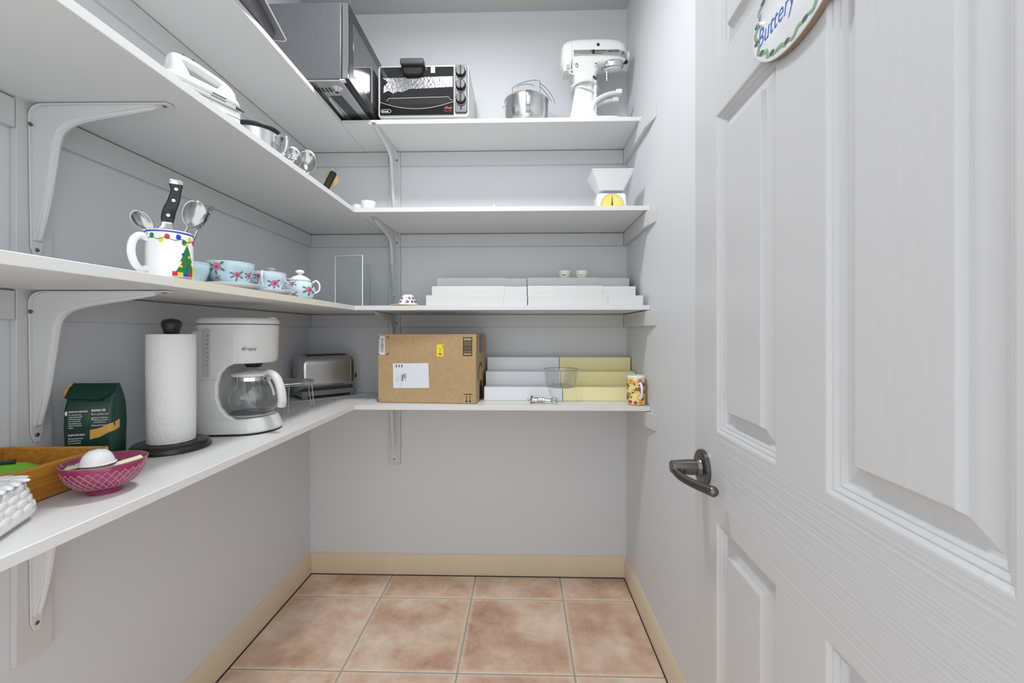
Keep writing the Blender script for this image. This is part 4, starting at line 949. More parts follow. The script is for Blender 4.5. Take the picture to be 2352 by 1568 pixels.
for p, r in ((pa, 0.0020), (pb, 0.0015)): part('polished_edge', MB().tube([p + Vector((0, 0, 0.002)), p + Vector((0, 0, h))], r, 6), 'acrylic_edge', ab)
part('polished_edge', MB().tube([pa + Vector((0, 0, h)), pb + Vector((0, 0, h))], 0.0008, 6), 'acrylic_edge', ab)
part('polished_edge', MB().tube([pa + Vector((0, 0, h)), pc_ + Vector((0, 0, h))], 0.0004, 6), 'acrylic_edge', ab)

# ---- small flowered bowl upside down on a saucer
fb = thing('small_bowl', 'small white bowl with purple flowers, upside down beside the stepped rack', 'bowl', (-0.481, 1.745, Z2 + 0.0065))
fop = [(0.0405, 0.0008), (0.039, 0.006), (0.033, 0.022), (0.024, 0.036), (0.0205, 0.041)]
part('shell', MB().lathe([(0.038, 0.001)] + fop + [(0.019, 0.042), (0.018, 0.040), (0, 0.039)], 40), 'china_white', fb, smooth=60)
fpk, fgr = [], []
for k in range(14):
    x = -0.05 + (k % 7) * 0.0165 + (0.006 if k > 6 else 0); z = 0.012 if k < 7 else 0.027
    fpk.append([(x + random.uniform(0.6, 1.3) * 0.0065 * math.cos(i / 9 * 2 * PI), z + random.uniform(0.6, 1.3) * 0.0058 * math.sin(i / 9 * 2 * PI)) for i in range(9)])
part('painted_flowers', on_cyl([p for i, p in enumerate(fpk) if i % 7 != 2], interp(fop), toward(-0.481, 1.745)), 'plum_dark', fb)
part('painted_stripe', on_cyl([[(-0.012, 0.004), (-0.005, 0.004), (-0.003, 0.034), (-0.008, 0.034)]], interp(fop), toward(-0.481, 1.745), lift=0.001), 'lime_paint', fb)
tag(MB().lathe([(0, 0.001), (0.030, 0.0008), (0.045, 0.003), (0.060, 0.0055), (0.0595, 0.0068), (0.045, 0.0055), (0, 0.005)], 44, T(-0.497, 1.748, Z2)).build('saucer', 'wax_white', None), 'cream saucer under the upside down flowered bowl', 'saucer')

# ---- stepped racks
def step_rack(name, label, x0, x1, y0, dep, z, hs, m, xm=None, group='stepped storage racks', bv=0.003, dy=0.0):
    t = thing(name, label, 'rack', ((x0 + x1) / 2, y0, z), 0, group); cx = (x0 + x1) / 2
    def stair(a, b, shrink, nm):
        n = len(hs); w = 0.0022
        top = [(0.0, 0.0)]; pr = []
        for i, h_ in enumerate(hs): pr += [(i * dep, (hs[i - 1] - shrink) if i else 0.0008), (i * dep, h_ - shrink)]
        pr += [(n * dep, hs[-1] - shrink)]
        inner = [(n * dep, hs[-1] - shrink - w)]
        for i in range(n - 1, -1, -1): inner += [(i * dep + w, hs[i] - shrink - w), (i * dep + w, ((hs[i - 1] - shrink - w) if i else 0.0008))]
        part(nm, MB().prism(pr + inner, a - cx, b - cx, frame((0, shrink, 0), (0, 1, 0), (0, 0, 1))), m, t, bv, 2)
    if xm is None:
        stair(x0, x1, 0.0, 'steps')
        for x in (x0, x1):
            s_ = 0.0008 if x == x0 else -0.0030
            pr = [(0.003, 0.001)] + [q for i, h_ in enumerate(hs) for q in ((i * dep + 0.003, h_ - 0.003), ((i + 1) * dep + 0.003 if i < len(hs) - 1 else len(hs) * dep, h_ - 0.003))] + [(len(hs) * dep, 0.001)]
            part('side_panel', MB().prism(pr, x - cx + s_, x - cx + s_ + 0.0022, frame((0, 0, 0), (0, 1, 0), (0, 0, 1))), m, t)
    else:
        stair(x0, xm, 0.0, 'main_steps'); stair(xm - 0.06, x1, 0.0025, 'sliding_steps')
    return t
step_rack('stepped_rack', 'white stepped shelf rack left of the yellow one on the counter', -0.1655, 0.1715, 1.800, 0.083, Z1, [0.0595, 0.119, 0.178], 'plastic_cool')
step_rack('stepped_rack', 'yellow stepped shelf rack beside the fruit mug', 0.1735, 0.5045, 1.800, 0.083, Z1, [0.0595, 0.119, 0.178], 'plastic_yellow')
step_rack('stepped_rack', 'white expandable stepped rack in the middle of the second shelf', -0.394, 0.0195, 1.697, 0.110, Z2, [0.043, 0.092, 0.142], 'plastic_white', -0.076, bv=0.0012)
step_rack('stepped_rack', 'white expandable stepped rack nearest the right wall on the second shelf', 0.0225, 0.487, 1.697, 0.110, Z2, [0.043, 0.092, 0.142], 'plastic_white', 0.345, bv=0.0012)
# ---- two candles on the rack
for x, lab, mm in ((0.195, 'small white candle cup with dark speck on the rack, left of the pair', 'leaf_dark'), (0.275, 'small white candle cup with orange speck on the rack, right of the pair', 'orange_fruit')):
    cc = thing('candle_cup', lab, 'candle', (x, 1.944, Z2 + 0.1422), 0, 'candle cups on the white rack')
    cc.scale = (1.12, 1.12, 1.12)
    part('glass', MB().lathe([(0, 0.001), (0.020, 0.001), (0.024, 0.006), (0.0255, 0.029), (0.0245, 0.030), (0.022, 0.008), (0, 0.004)], 28), 'acrylic_edge', cc)
    part('wax', MB().lathe([(0, 0.0045), (0.021, 0.0075), (0.0225, 0.020), (0.018, 0.023), (0, 0.022)], 28), 'wax_white', cc)
    part('label_band', MB().lathe([(0.0248, 0.007), (0.0252, 0.012)], 28), 'dial_yellow', cc)
    part('label_spot', on_cyl([circ(-0.002, 0.010, 0.006, 0.0022, 10)], lambda z: 0.0254, toward(x, 1.944)), mm, cc)

# ================================================================== things on the counter
# ---- paper towel holder
ph = thing('paper_towel_holder', 'dark stand with round base and ball knob holding the paper towel', 'paper towel holder', (-0.893, 1.042, Z1))
part('base', MB().lathe([(0, 0.0008), (0.081, 0.0008), (0.084, 0.003), (0.0835, 0.007), (0.079, 0.016), (0.074, 0.019), (0, 0.0195)], 64), 'dark_bronze', ph)
part('rod', MB().lathe([(0, 0.018), (0.0065, 0.018), (0.0065, 0.302), (0, 0.302)], 16), 'dark_bronze', ph)
part('knob', MB().lathe([(0, 0.291), (0.0155, 0.2915), (0.017, 0.298), (0.0215, 0.313), (0.0205, 0.322), (0.014, 0.328), (0, 0.330)], 32), 'black_plastic', ph, smooth=60)
rl = thing('paper_towel_roll', 'tall white roll of embossed paper towel', 'paper towel', (-0.893, 1.042, Z1))
part('paper', MB().lathe([(0.022, 0.0205), (0.049, 0.0203), (0.0500, 0.023), (0.0508, 0.10), (0.0508, 0.25), (0.0506, 0.288), (0.0492, 0.2905), (0.022, 0.2905)], 64), 'paper_white', rl)
part('core_tube', MB().lathe([(0.019, 0.0205), (0.022, 0.0205), (0.022, 0.2908), (0.019, 0.2908), (0.019, 0.0205)], 32), 'cardboard', rl)
part('loose_edge', MB().box(0.0500, 0.0514, -0.002, 0.0005, 0.022, 0.289, RZ(D(-30))), 'paper_white', rl)

# ---- coffee maker: local x = front, water gauge on the side towards the viewer (-y)
cm = thing('coffee_maker', 'white drip coffee maker with glass carafe beside the paper towel', 'coffee maker', (-0.855, 1.243, Z1), D(8))
def dplan(x0, x1, hw, r, z, n=10):
    """plan outline: squarish back, round front"""
    p = []
    for i in range(n + 1):
        a = D(-90 + 180 * i / n); p.append((x1 - hw * 0.9 + hw * 0.9 * math.cos(a), hw * math.sin(a), z))
    for cx, cy, a0 in ((x0 + r, hw - r, 90), (x0 + r, -hw + r, 180)):
        for i in range(5):
            a = D(a0 + 90 * i / 4); p.append((cx + r * math.cos(a), cy + r * math.sin(a), z))
    return p
part('base', MB().loft([dplan(-0.090, 0.116, 0.086, 0.03, 0.006), dplan(-0.091, 0.118, 0.087, 0.03, 0.012), dplan(-0.088, 0.106, 0.082, 0.03, 0.040), dplan(-0.087, 0.098, 0.079, 0.03, 0.046)]), 'plastic_white', cm, 0.002)
part('base_gasket', MB().loft([dplan(-0.087, 0.112, 0.083, 0.03, 0.0008), dplan(-0.087, 0.112, 0.083, 0.03, 0.0075)]), 'black_plastic', cm)
part('tower', MB().prism([(x, y) for x, y in rrect(-0.088, -0.052, -0.078, 0.078, 0.017)], 0.030, 0.235), 'plastic_white', cm)
part('head', MB().loft([dplan(-0.088, 0.098, 0.079, 0.03, 0.205), dplan(-0.089, 0.104, 0.081, 0.03, 0.218), dplan(-0.089, 0.106, 0.081, 0.03, 0.318)]), 'plastic_white', cm, 0.002)
lid_ = part('lid', MB().loft([dplan(-0.089, 0.107, 0.0815, 0.03, 0.3195), dplan(-0.089, 0.107, 0.0815, 0.03, 0.330), dplan(-0.084, 0.100, 0.076, 0.028, 0.337)]), 'plastic_white', cm, 0.002)
part('lid_tab', MB().box(0.085, 0.100, -0.012, 0.012, 0.334, 0.341), 'plastic_white', lid_, 0.002)
part('seam', MB().loft([dplan(-0.0885, 0.1055, 0.0806, 0.03, 0.3175), dplan(-0.0885, 0.1055, 0.0806, 0.03, 0.3200)]), 'dark_gray', cm)
# curved cheek panels either side of the carafe
chk = [(-0.088, 0.012), (0.060, 0.012), (0.052, 0.030), (0.030, 0.045), (0.005, 0.060), (-0.012, 0.082), (-0.020, 0.110), (-0.020, 0.145), (-0.012, 0.176), (0.006, 0.197), (0.030, 0.207), (0.030, 0.300), (-0.088, 0.300)]
for y0, y1 in ((-0.0815, -0.066), (0.066, 0.0815)):
    part('cheek', MB().prism(chk, -y1, -y0, frame((0, 0, 0), (1, 0, 0), (0, 0, 1))), 'plastic_white', cm, 0.005, 3)
SMF = frame((0, -0.0822, 0), (1, 0, 0), (0, 0, 1))
part('panel_seam', flat([rect(-0.088, -0.018, 0.160, 0.1612)], SMF, h=0.0003), 'plastic_grey', cm)
wg = part('water_gauge', MB().prism(rrect(-0.056, -0.038, 0.168, 0.304, 0.002, 2), -0.001, 0.0012, SMF), 'plastic_grey', cm, label='grey water level window')
for i in range(10): part('gauge_number', text_mb(str(10 - i) if i else '10', 0.006, SMF @ T(-0.046, 0.283 - i * 0.0118, 0.0014)), 'print_black', wg)
part('lettering', text_mb('Krups', 0.013, frame((0.044, -0.0812, 0.244), (math.cos(D(12)), math.sin(D(12)), 0), (0, 0, 1)) @ T(0, 0, 0.003), shear=0.5, sx=1.2), 'print_black', cm, label='black script lettering')
part('drip_nozzle', MB().lathe([(0, 0.188), (0.018, 0.190), (0.030, 0.207), (0, 0.207)], 24, T(0.040, 0, 0)), 'black_plastic', cm)
part('hot_plate', MB().lathe([(0, 0.0475), (0.060, 0.0475), (0.062, 0.050), (0.058, 0.0525), (0, 0.0525)], 40, T(0.032, 0, 0)), 'plastic_grey', cm)
part('cord_clip', MB().box(-0.094, -0.088, -0.070, -0.062, 0.020, 0.030), 'black_plastic', cm)
cf = thing('coffee_carafe', 'round glass carafe with white handle in the coffee maker', 'carafe', (-0.855, 1.243, Z1), D(8))
CMt = T(0.036, 0, 0)
part('glass', MB().lathe([(0, 0.0530), (0.050, 0.0530), (0.062, 0.060), (0.072, 0.078), (0.0755, 0.100), (0.071, 0.124), (0.060, 0.143), (0.0535, 0.152), (0.0525, 0.166)], 48, CMt), 'glass_carafe', cf, smooth=60)
part('base_film', MB().lathe([(0, 0.0545), (0.048, 0.0545), (0.054, 0.0575), (0, 0.0578)], 40, CMt), 'print_grey', cf)
part('metal_band', MB().lathe([(0.0530, 0.151), (0.0550, 0.152), (0.0550, 0.163), (0.0530, 0.164)], 48, CMt), 'chrome', cf)
part('lid', MB().lathe([(0, 0.186), (0.014, 0.185), (0.022, 0.179), (0.050, 0.176), (0.057, 0.172), (0.057, 0.165), (0.050, 0.164), (0, 0.166)], 48, CMt), 'plastic_white', cf)
ca = D(-28)
hnd = bez([(0.048 * math.cos(ca), 0.048 * math.sin(ca), 0.170), (0.076 * math.cos(ca), 0.076 * math.sin(ca), 0.176), (0.102 * math.cos(ca), 0.102 * math.sin(ca), 0.160), (0.118 * math.cos(ca), 0.118 * math.sin(ca), 0.130), (0.124 * math.cos(ca), 0.124 * math.sin(ca), 0.100), (0.121 * math.cos(ca), 0.121 * math.sin(ca), 0.078)], 6)
part('handle', MB().tube(hnd, [0.009 + 0.004 * min(1.0, i / 12) for i in range(len(hnd))], 14, CMt, flat=0.8), 'plastic_white', cf)
part('handle_screw', MB().ell((0.0555 * math.cos(ca), 0.0555 * math.sin(ca), 0.157), 0.004, 0.004, 0.004, M=CMt), 'dark_gray', cf)
part('grip_rib', MB().tube(bez([(0.070 * math.cos(ca), 0.070 * math.sin(ca), 0.152), (0.084 * math.cos(ca), 0.084 * math.sin(ca), 0.132), (0.092 * math.cos(ca), 0.092 * math.sin(ca), 0.110)], 5), 0.0035, 8, CMt), 'plastic_white', cf)

# ---- round wire rack on legs
wr = thing('wire_rack', 'small round wire rack on folded legs in front of the toaster', 'rack', (-0.890, 1.545, Z1))
wz = 0.110; wR = 0.098
part('rim', MB().tube([polar(wR, a / 48 * 2 * PI, wz) for a in range(48)], 0.0022, 8, closed=True), 'chrome', wr)
part('rim_lower', MB().tube([polar(wR - 0.004, a / 48 * 2 * PI, wz - 0.007) for a in range(48)], 0.0013, 6, closed=True), 'chrome', wr)
for i in range(-9, 10):
    x = i * 0.0098; hl = math.sqrt(max(wR * wR - x * x, 0)) - 0.001
    part('grid_wire', MB().tube([(x, -hl, wz), (x, hl, wz)], 0.0009, 6), 'steel', wr)
for y in (-0.045, 0.045):
    hl = math.sqrt(wR * wR - y * y); part('cross_wire', MB().tube([(-hl, y, wz - 0.002), (hl, y, wz - 0.002)], 0.0013, 6), 'steel', wr)
for a in (-60, 60, 180):
    c, s_ = math.cos(D(a)), math.sin(D(a)); tx_, ty_ = -s_, c
    L0 = [(wR * c + tx_ * k, wR * s_ + ty_ * k, z) for k, z in ((-0.013, wz), (-0.008, 0.010), (-0.005, 0.0036), (0.005, 0.0036), (0.008, 0.010), (0.013, wz))]
    L1 = [(p[0] + 0.014 * c * (1 - p[2] / wz), p[1] + 0.014 * s_ * (1 - p[2] / wz), p[2]) for p in L0]
    part('leg', MB().tube(bez(L1, 4), 0.0016, 8), 'chrome', wr)

# ---- toaster set diagonally in the corner on a thin mat
ta = D(46)
tmat = tag(MB().prism(rect(-0.150, 0.165, -0.092, 0.078), 0.0004, 0.003, T(-0.925, 1.905, Z1) @ RZ(D(44))).build('counter_mat', 'plastic_white', None), 'thin white mat under the toaster', 'mat')
to = thing('toaster', 'brushed steel two slice toaster standing diagonally in the corner', 'toaster', (-0.918, 1.913, Z1 + 0.0032), ta)
TL, TW, TT = 0.118, 0.068, 0.190
def tsec(x, hw, top, r): return [(x, y, z) for y, z in rrect(-hw, hw, 0.030, top, r, 6)]
part('shell', MB().loft([tsec(-TL + 0.022, TW, TT, 0.042), tsec(TL - 0.020, TW, TT, 0.042)]), 'steel_brushed', to, smooth=50)
for s_ in (-1, 1):
    part('end_cap', MB().loft([tsec(s_ * (TL - 0.022), TW + 0.001, TT + 0.001, 0.043), tsec(s_ * (TL - 0.010), TW + 0.001, TT + 0.001, 0.043), tsec(s_ * (TL + 0.001), TW - 0.008, TT - 0.008, 0.038), tsec(s_ * (TL + 0.005), TW - 0.020, TT - 0.022, 0.030)]), 'steel', to, smooth=50)
part('base', MB().loft([[(x, y, 0.012) for x, y in rrect(-TL - 0.006, TL + 0.006, -TW - 0.006, TW + 0.006, 0.012)], [(x, y, 0.034) for x, y in rrect(-TL - 0.003, TL + 0.003, -TW - 0.002, TW + 0.002, 0.012)]]), 'plastic_edge', to, 0.002)
for x in (-TL + 0.012, TL - 0.012):
    for y in (-TW + 0.004, TW - 0.008): part('foot', MB().box(x - 0.012, x + 0.012, y - 0.009, y + 0.009, 0.0006, 0.014), 'plastic_edge', to, 0.002)
for y in (-0.026, 0.026): part('slot', MB().box(-TL + 0.03, TL - 0.03, y - 0.014, y + 0.014, TT - 0.003, TT + 0.0006), 'black_matte', to)
part('lettering', text_mb('Cuisinart', 0.0165, frame((0.004, -TW - 0.0006, 0.050), (1, 0, 0), (0, 0, 1)), ext=0.0006, bold=0.0003), 'chrome', to, label='raised metal lettering')
part('lever', MB().ell((TL + 0.014, -0.020, 0.085), 0.012, 0.016, 0.014), 'black_plastic', to)

# ---- cardboard carton
cbx = thing('cardboard_box', 'brown cardboard shipping carton lying on its side on the counter', 'box', (-0.3985, 1.727, Z1), D(-3.5))
bw_, bh_, bd_ = 0.2085, 0.288, 0.262
part('carton', MB().box(-bw_, bw_, 0, bd_, 0.001, bh_), 'cardboard', cbx, 0.0025, 2)
BF = frame((0, 0, 0), (1, 0, 0), (0, 0, 1)); BR = frame((bw_, 0, 0), (0, 1, 0), (0, 0, 1))
def bxy(u, v): return (-bw_ + (u - 225) / (1808 - 225) * 2 * bw_, bh_ * (1315 - v) / (1315 - 215))   # carton front, in the carton's own print grid
def br_(u0, u1, v0, v1):
    a = bxy(u0, v1); b = bxy(u1, v0); return rect(a[0], b[0], a[1], b[1])
lb = part('shipping_label', flat([[bxy(470, 685), bxy(478, 1078), bxy(1058, 1068), bxy(1046, 676)]], BF), 'label_white', cbx, label='white shipping label')
pr = []; random.seed(3)
for k in range(3): pr.append(br_(515 + 45 * k, 540 + 45 * k, 705, 745))
pr += [br_(650, 668, 842, 920), br_(672, 676, 860, 940), br_(684, 688, 850, 970), br_(524, 527, 920, 965), br_(556, 560, 868, 965), br_(594, 597, 880, 970), br_(604, 607, 990, 1050), br_(615, 640, 862, 965)]
part('label_print', flat(pr, BF @ T(0, 0, 0.0004)), 'print_grey', lb)['kind'] = 'stuff'
yl = part('yellow_label', flat([br_(1182, 1288, 380, 570)], BF), 'label_yellow', cbx, label='yellow sorting sticker')
Yx = bxy(1262, 545)
YM = frame((Yx[0], 0, Yx[1]), (0, 0, 1), (-1, 0, 0)) @ T(0, 0, 0.0005)
tbm = text_mb('P', 0.017, YM @ T(0, 0.0, 0), bold=0.0004); text_mb('5:37', 0.009, YM @ T(0.013, 0.004, 0), tbm); text_mb('CSO', 0.007, YM @ T(0.026, -0.005, 0), tbm)
part('lettering', tbm, 'print_black', yl)
bc = part('barcode_label', flat([br_(250, 338, 250, 545)], BF), 'label_white', cbx, label='white barcode sticker')
bars = []; v = 275
while v < 505:
    w = random.choice((5, 7, 9, 14)); bars.append(br_(268, 322, v, v + w)); v += w + random.choice((5, 7, 9))
part('barcode', flat(bars, BF @ T(0, 0, 0.0004)), 'print_grey', bc)['kind'] = 'stuff'
crn = []
for u0, u1, v0, v1 in ((238, 250, 252, 300), (238, 262, 252, 260), (395, 405, 255, 300), (360, 405, 255, 264), (352, 400, 538, 548), (392, 400, 500, 548), (226, 262, 535, 545)): crn.append(br_(u0, u1, v0, v1))
part('corner_marks', flat(crn, BF), 'print_black', cbx)['kind'] = 'stuff'
fr_ = [br_(1600, 1745, 265, 278), br_(1600, 1745, 545, 560), br_(1600, 1612, 265, 560), br_(1733, 1745, 265, 560)]
part('print_frame', flat(fr_, BF), 'print_black', cbx)['kind'] = 'stuff'
bars = []; v = 310
while v < 525:
    w = random.choice((5, 7, 12, 16)); bars.append(br_(1612, 1733, v, v + w)); v += w + random.choice((6, 8, 12))
part('printed_barcode', flat(bars, BF), 'print_black', cbx)['kind'] = 'stuff'
part('arrow_bar', flat([br_(1608, 1755, 1157, 1168)], BF), 'print_black', cbx)
for u in (1655, 1711):
    part('printed_arrow', flat([[bxy(u - 5, 1182), bxy(u - 5, 1262), bxy(u - 20, 1262), bxy(u, 1300), bxy(u + 20, 1262), bxy(u + 5, 1262), bxy(u + 5, 1182)]], BF), 'print_black', cbx)
part('corner_dot', flat([br_(228, 250, 1266, 1280)], BF), 'print_black', cbx)
tpn = part('tape', flat([rect(0.085, 0.150, 0.205, bh_ - 0.001), rect(0.085, 0.150, 0.002, 0.085)], BR), 'tape_dark', cbx, label='dark printed packing tape')
tpn['kind'] = 'stuff'
part('tape_top', MB().box(-0.12, bw_ + 0.0003, 0.085, 0.150, bh_, bh_ + 0.0005), 'tape_dark', cbx)
sw = [(0.045, 0.112), (0.052, 0.118), (0.070, 0.150), (0.100, 0.166), (0.135, 0.162), (0.165, 0.138), (0.160, 0.136), (0.133, 0.150), (0.100, 0.152), (0.078, 0.138), (0.063, 0.112), (0.066, 0.098), (0.050, 0.090)]
part('curved_arrow_logo', flat([sw], BR), 'print_black', cbx)

# ---- glass bowl on the racks
gb = thing('glass_bowl', 'clear round glass bowl resting on the front steps of the racks', 'bowl', (0.166, 1.800, Z1 + 0.0600))
part('glass', MB().lathe([(0, 0.001), (0.050, 0.001), (0.058, 0.006), (0.064, 0.020), (0.0735, 0.074), (0.0745, 0.077), (0.0715, 0.078), (0.0695, 0.072), (0.061, 0.022), (0.054, 0.009), (0, 0.006)], 56), 'glass_tint', gb, smooth=50)
part('rim', MB().tube([polar(0.0735, a / 48 * 2 * PI, 0.0775) for a in range(48)], 0.0016, 8, closed=True), 'glass_edge', gb)
part('base_ring', MB().tube([polar(0.0565, a / 48 * 2 * PI, 0.0042) for a in range(48)], 0.0022, 8, closed=True), 'glass_edge', gb)

# ---- corkscrew lying on the counter
ck = thing('corkscrew', 'small steel corkscrew lying in front of the white rack', 'corkscrew', (0.078, 1.735, Z1), D(-10))
AX = frame((0, 0, 0.015), (0, 1, 0), (0, 0, 1))         # z axis of the tool along +x
part('bell', MB().lathe([(0.0145, -0.042), (0.016, -0.040), (0.016, -0.032), (0.011, -0.030), (0.010, -0.012), (0.006, -0.006), (0, -0.006)], 20, AX), 'chrome', ck)
part('bell_rim', MB().tube([AX @ Vector(polar(0.0155, a / 24 * 2 * PI, -0.041)) for a in range(24)], 0.0018, 6, closed=True), 'dark_gray', ck)
part('body', MB().lathe([(0, -0.012), (0.0095, -0.012), (0.0095, 0.006), (0.0115, 0.008), (0.0115, 0.014), (0.0070, 0.016), (0.0060, 0.040), (0, 0.040)], 20, AX), 'chrome', ck)
part('worm', MB().tube([AX @ Vector((0.004 * math.cos(i * 0.7), 0.004 * math.sin(i * 0.7), -0.062 + i * 0.0013)) for i in range(40)], 0.0012, 6), 'steel', ck)
part('teeth', MB().tube([AX @ Vector((0.0098 * math.cos(i * 0.9), 0.0098 * math.sin(i * 0.9), -0.028 + i * 0.0005)) for i in range(70)], 0.0009, 5), 'dark_gray', ck)
part('ring', MB().tube([(0.054 + 0.0115 * math.cos(a / 20 * 2 * PI), -0.001 + 0.003 * math.sin(a / 20 * 2 * PI), 0.015 + 0.0125 * math.sin(a / 20 * 2 * PI)) for a in range(20)], 0.0032, 8, closed=True), 'chrome', ck)

# ---- fruit mug
fm = thing('fruit_mug', 'tall mug covered with painted fruit in front of the yellow rack', 'mug', (0.466, 1.728, Z1))
FR, FH = 0.0355, 0.118
part('shell', MB().lathe([(0, 0.002), (0.030, 0.001), (0.0365, 0.003), (FR + 0.0016, 0.012), (FR, 0.05), (FR - 0.0005, FH - 0.002), (FR - 0.0015, FH), (FR - 0.0035, FH - 0.001), (FR - 0.004, 0.01), (0, 0.007)], 48), 'cream_yellow', fm, smooth=50)
part('rim', MB().lathe([(FR - 0.0003, FH - 0.008), (FR + 0.0006, FH - 0.007), (FR + 0.0006, FH - 0.001), (FR - 0.001, FH + 0.0012), (FR - 0.0045, FH), (FR - 0.0045, FH - 0.01)], 48), 'china_white', fm)
fdir = toward(0.466, 1.728); random.seed(11)
frf = lambda z: FR + 0.0016 * max(0, 1 - z / 0.05)
fruits = [(-0.020, 0.095, 0.012, 'orange_fruit'), (-0.006, 0.090, 0.013, 'peach_fruit'), (0.016, 0.098, 0.011, 'rose_pink'), (0.030, 0.085, 0.010, 'plum_purple'), (-0.024, 0.068, 0.012, 'cream_yellow'), (-0.004, 0.060, 0.013, 'peach_fruit'), (0.012, 0.066, 0.010, 'red_fruit'), (0.028, 0.055, 0.013, 'plum_purple'), (-0.028, 0.040, 0.012, 'orange_fruit'), (-0.010, 0.032, 0.015, 'cream_yellow'), (0.012, 0.030, 0.012, 'peach_fruit'), (0.028, 0.028, 0.010, 'red_fruit'), (-0.024, 0.014, 0.009, 'red_fruit'), (-0.002, 0.012, 0.008, 'plum_dark'), (0.018, 0.012, 0.009, 'orange_fruit'), (0.042, 0.070, 0.012, 'orange_fruit'), (-0.042, 0.080, 0.012, 'red_fruit'), (-0.044, 0.030, 0.013, 'plum_purple'), (0.044, 0.030, 0.013, 'peach_fruit')]
for i, (x, z, s_, m_) in enumerate(fruits):
    part('painted_fruit', on_cyl([circ(x, z, s_, min(s_ * 0.85, z - 0.004, FH - 0.010 - z), 14)], frf, fdir, lift=0.0004 + 0.00004 * i), m_, fm)
for i in range(26):
    x = random.uniform(-0.05, 0.05); z = random.uniform(0.012, 0.100); a = random.uniform(0, PI); s_ = random.uniform(0.004, 0.0065)
    c, n_ = math.cos(a), math.sin(a)
    part('painted_leaf', on_cyl([[(x + s_ * 1.3 * u * c - s_ * 0.5 * v * n_, min(max(z + s_ * 1.3 * u * n_ + s_ * 0.5 * v * c, 0.004), FH - 0.009)) for u, v in ((1, 0), (0.3, 1), (-0.6, 0.8), (-1, 0), (-0.6, -0.8), (0.3, -1))]], frf, fdir, lift=0.0014), 'leaf_dark' if i % 3 else 'leaf_green', fm)
fa = fdir + D(22); c, n_ = math.cos(fa), math.sin(fa)
part('handle', MB().tube(bez([((FR + dx) * c, (FR + dx) * n_, z) for dx, z in ((-0.002, 0.088), (0.014, 0.090), (0.024, 0.074), (0.024, 0.050), (0.014, 0.032), (-0.002, 0.030))], 5), 0.0048, 10), 'china_white', fm)

# ---- coffee bag
bg_ = thing('coffee_bag', 'dark green foil coffee bag with folded top and tan stripe', 'bag', (-0.972, 0.930, Z1), D(20))
bg_.scale = (0.70, 0.82, 1.0)
def bsec(z, hw, hd, r, yo=0.0, tw=0.0): return [(x + tw, y + yo, z) for x, y in rrect(-hw, hw, -hd, hd, r, 4)]
part('body', MB().loft([bsec(0.0010, 0.060, 0.034, 0.010), bsec(0.006, 0.063, 0.037, 0.012), bsec(0.05, 0.064, 0.038, 0.014), bsec(0.09, 0.0655, 0.038, 0.014), bsec(0.125, 0.0645, 0.036, 0.014), bsec(0.148, 0.062, 0.029, 0.012, 0.001), bsec(0.165, 0.060, 0.016, 0.008, 0.002), bsec(0.178, 0.0585, 0.006, 0.003, 0.0)]), 'bag_green', bg_, smooth=60)
fl = part('folded_top', MB().loft([[(-0.060, -0.004, 0.181), (0.060, -0.004, 0.178), (0.060, 0.004, 0.176), (-0.060, 0.004, 0.179)], [(-0.058, -0.020, 0.170), (0.0615, -0.022, 0.164), (0.0615, -0.014, 0.160), (-0.058, -0.012, 0.166)], [(-0.056, -0.040, 0.152), (0.030, -0.044, 0.146), (0.030, -0.038, 0.143), (-0.056, -0.034, 0.149)]]), 'bag_green', bg_, smooth=30)
part('tie_end', MB().loft([[(-0.0635, -0.004, 0.183), (-0.056, -0.004, 0.183), (-0.056, -0.002, 0.180), (-0.0635, -0.002, 0.180)], [(-0.064, -0.030, 0.160), (-0.0575, -0.030, 0.160), (-0.0575, -0.028, 0.157), (-0.064, -0.028, 0.157)]]), 'bag_tan', bg_, label='tan end of the bag tie')
GF = frame((0, -0.0388, 0), (1, 0, 0), (0, 0, 1))
part('tan_stripe', flat([[(0.006, 0.058), (0.030, 0.062), (0.052, 0.071), (0.052, 0.090), (0.030, 0.082), (0.006, 0.079)]], GF, h=0.0006), 'bag_tan', bg_)
part('tan_stripe', MB().loft([[(0.051, -0.0394, 0.0708), (0.051, -0.0394, 0.0898)], [(0.060, -0.0365, 0.073), (0.060, -0.0365, 0.092)], [(0.0653, -0.027, 0.075), (0.0655, -0.027, 0.094)], [(0.0662, -0.010, 0.078), (0.0663, -0.010, 0.097)]], caps=False, close=False), 'bag_tan', bg_)
h1 = text_mb('CRAFTED FOR COFFEE PEOPLE', 0.0056, GF @ T(-0.047, 0.1185, 0.0003), sx=0.62, bold=0.0001); text_mb('ROASTED WITH IMPACT', 0.0056, GF @ T(-0.048, 0.0675, 0.0003), h1, sx=0.68, bold=0.0001); text_mb('BREWING TIPS', 0.0064, GF @ T(0.010, 0.1195, 0.0003), h1, sx=0.85, bold=0.0002)
part('headings', h1, 'print_white', bg_, label='white printed headings')
sm_t = text_mb('Use cold, filtered water', 0.0045, GF @ T(0.016, 0.1120, 0.0003), sx=0.86)
for k, (tx_, zz) in enumerate((('Measure 2 tablespoons', 0.1040), ('(10g) of ground coffee', 0.0990), ('for each 6oz water', 0.0940), ('Enjoy within 30 minutes', 0.0870))): text_mb(tx_, 0.0045, GF @ T(0.016, zz, 0.0003), sm_t, sx=0.86)
for k, tx_ in enumerate(('100% Responsibly Sourced per', 'Enveritas Standards. Learn', 'more at peets.com/impact')): text_mb(tx_, 0.0042, GF @ T(-0.048, 0.0605 - k * 0.0050, 0.0003), sm_t, sx=0.72)
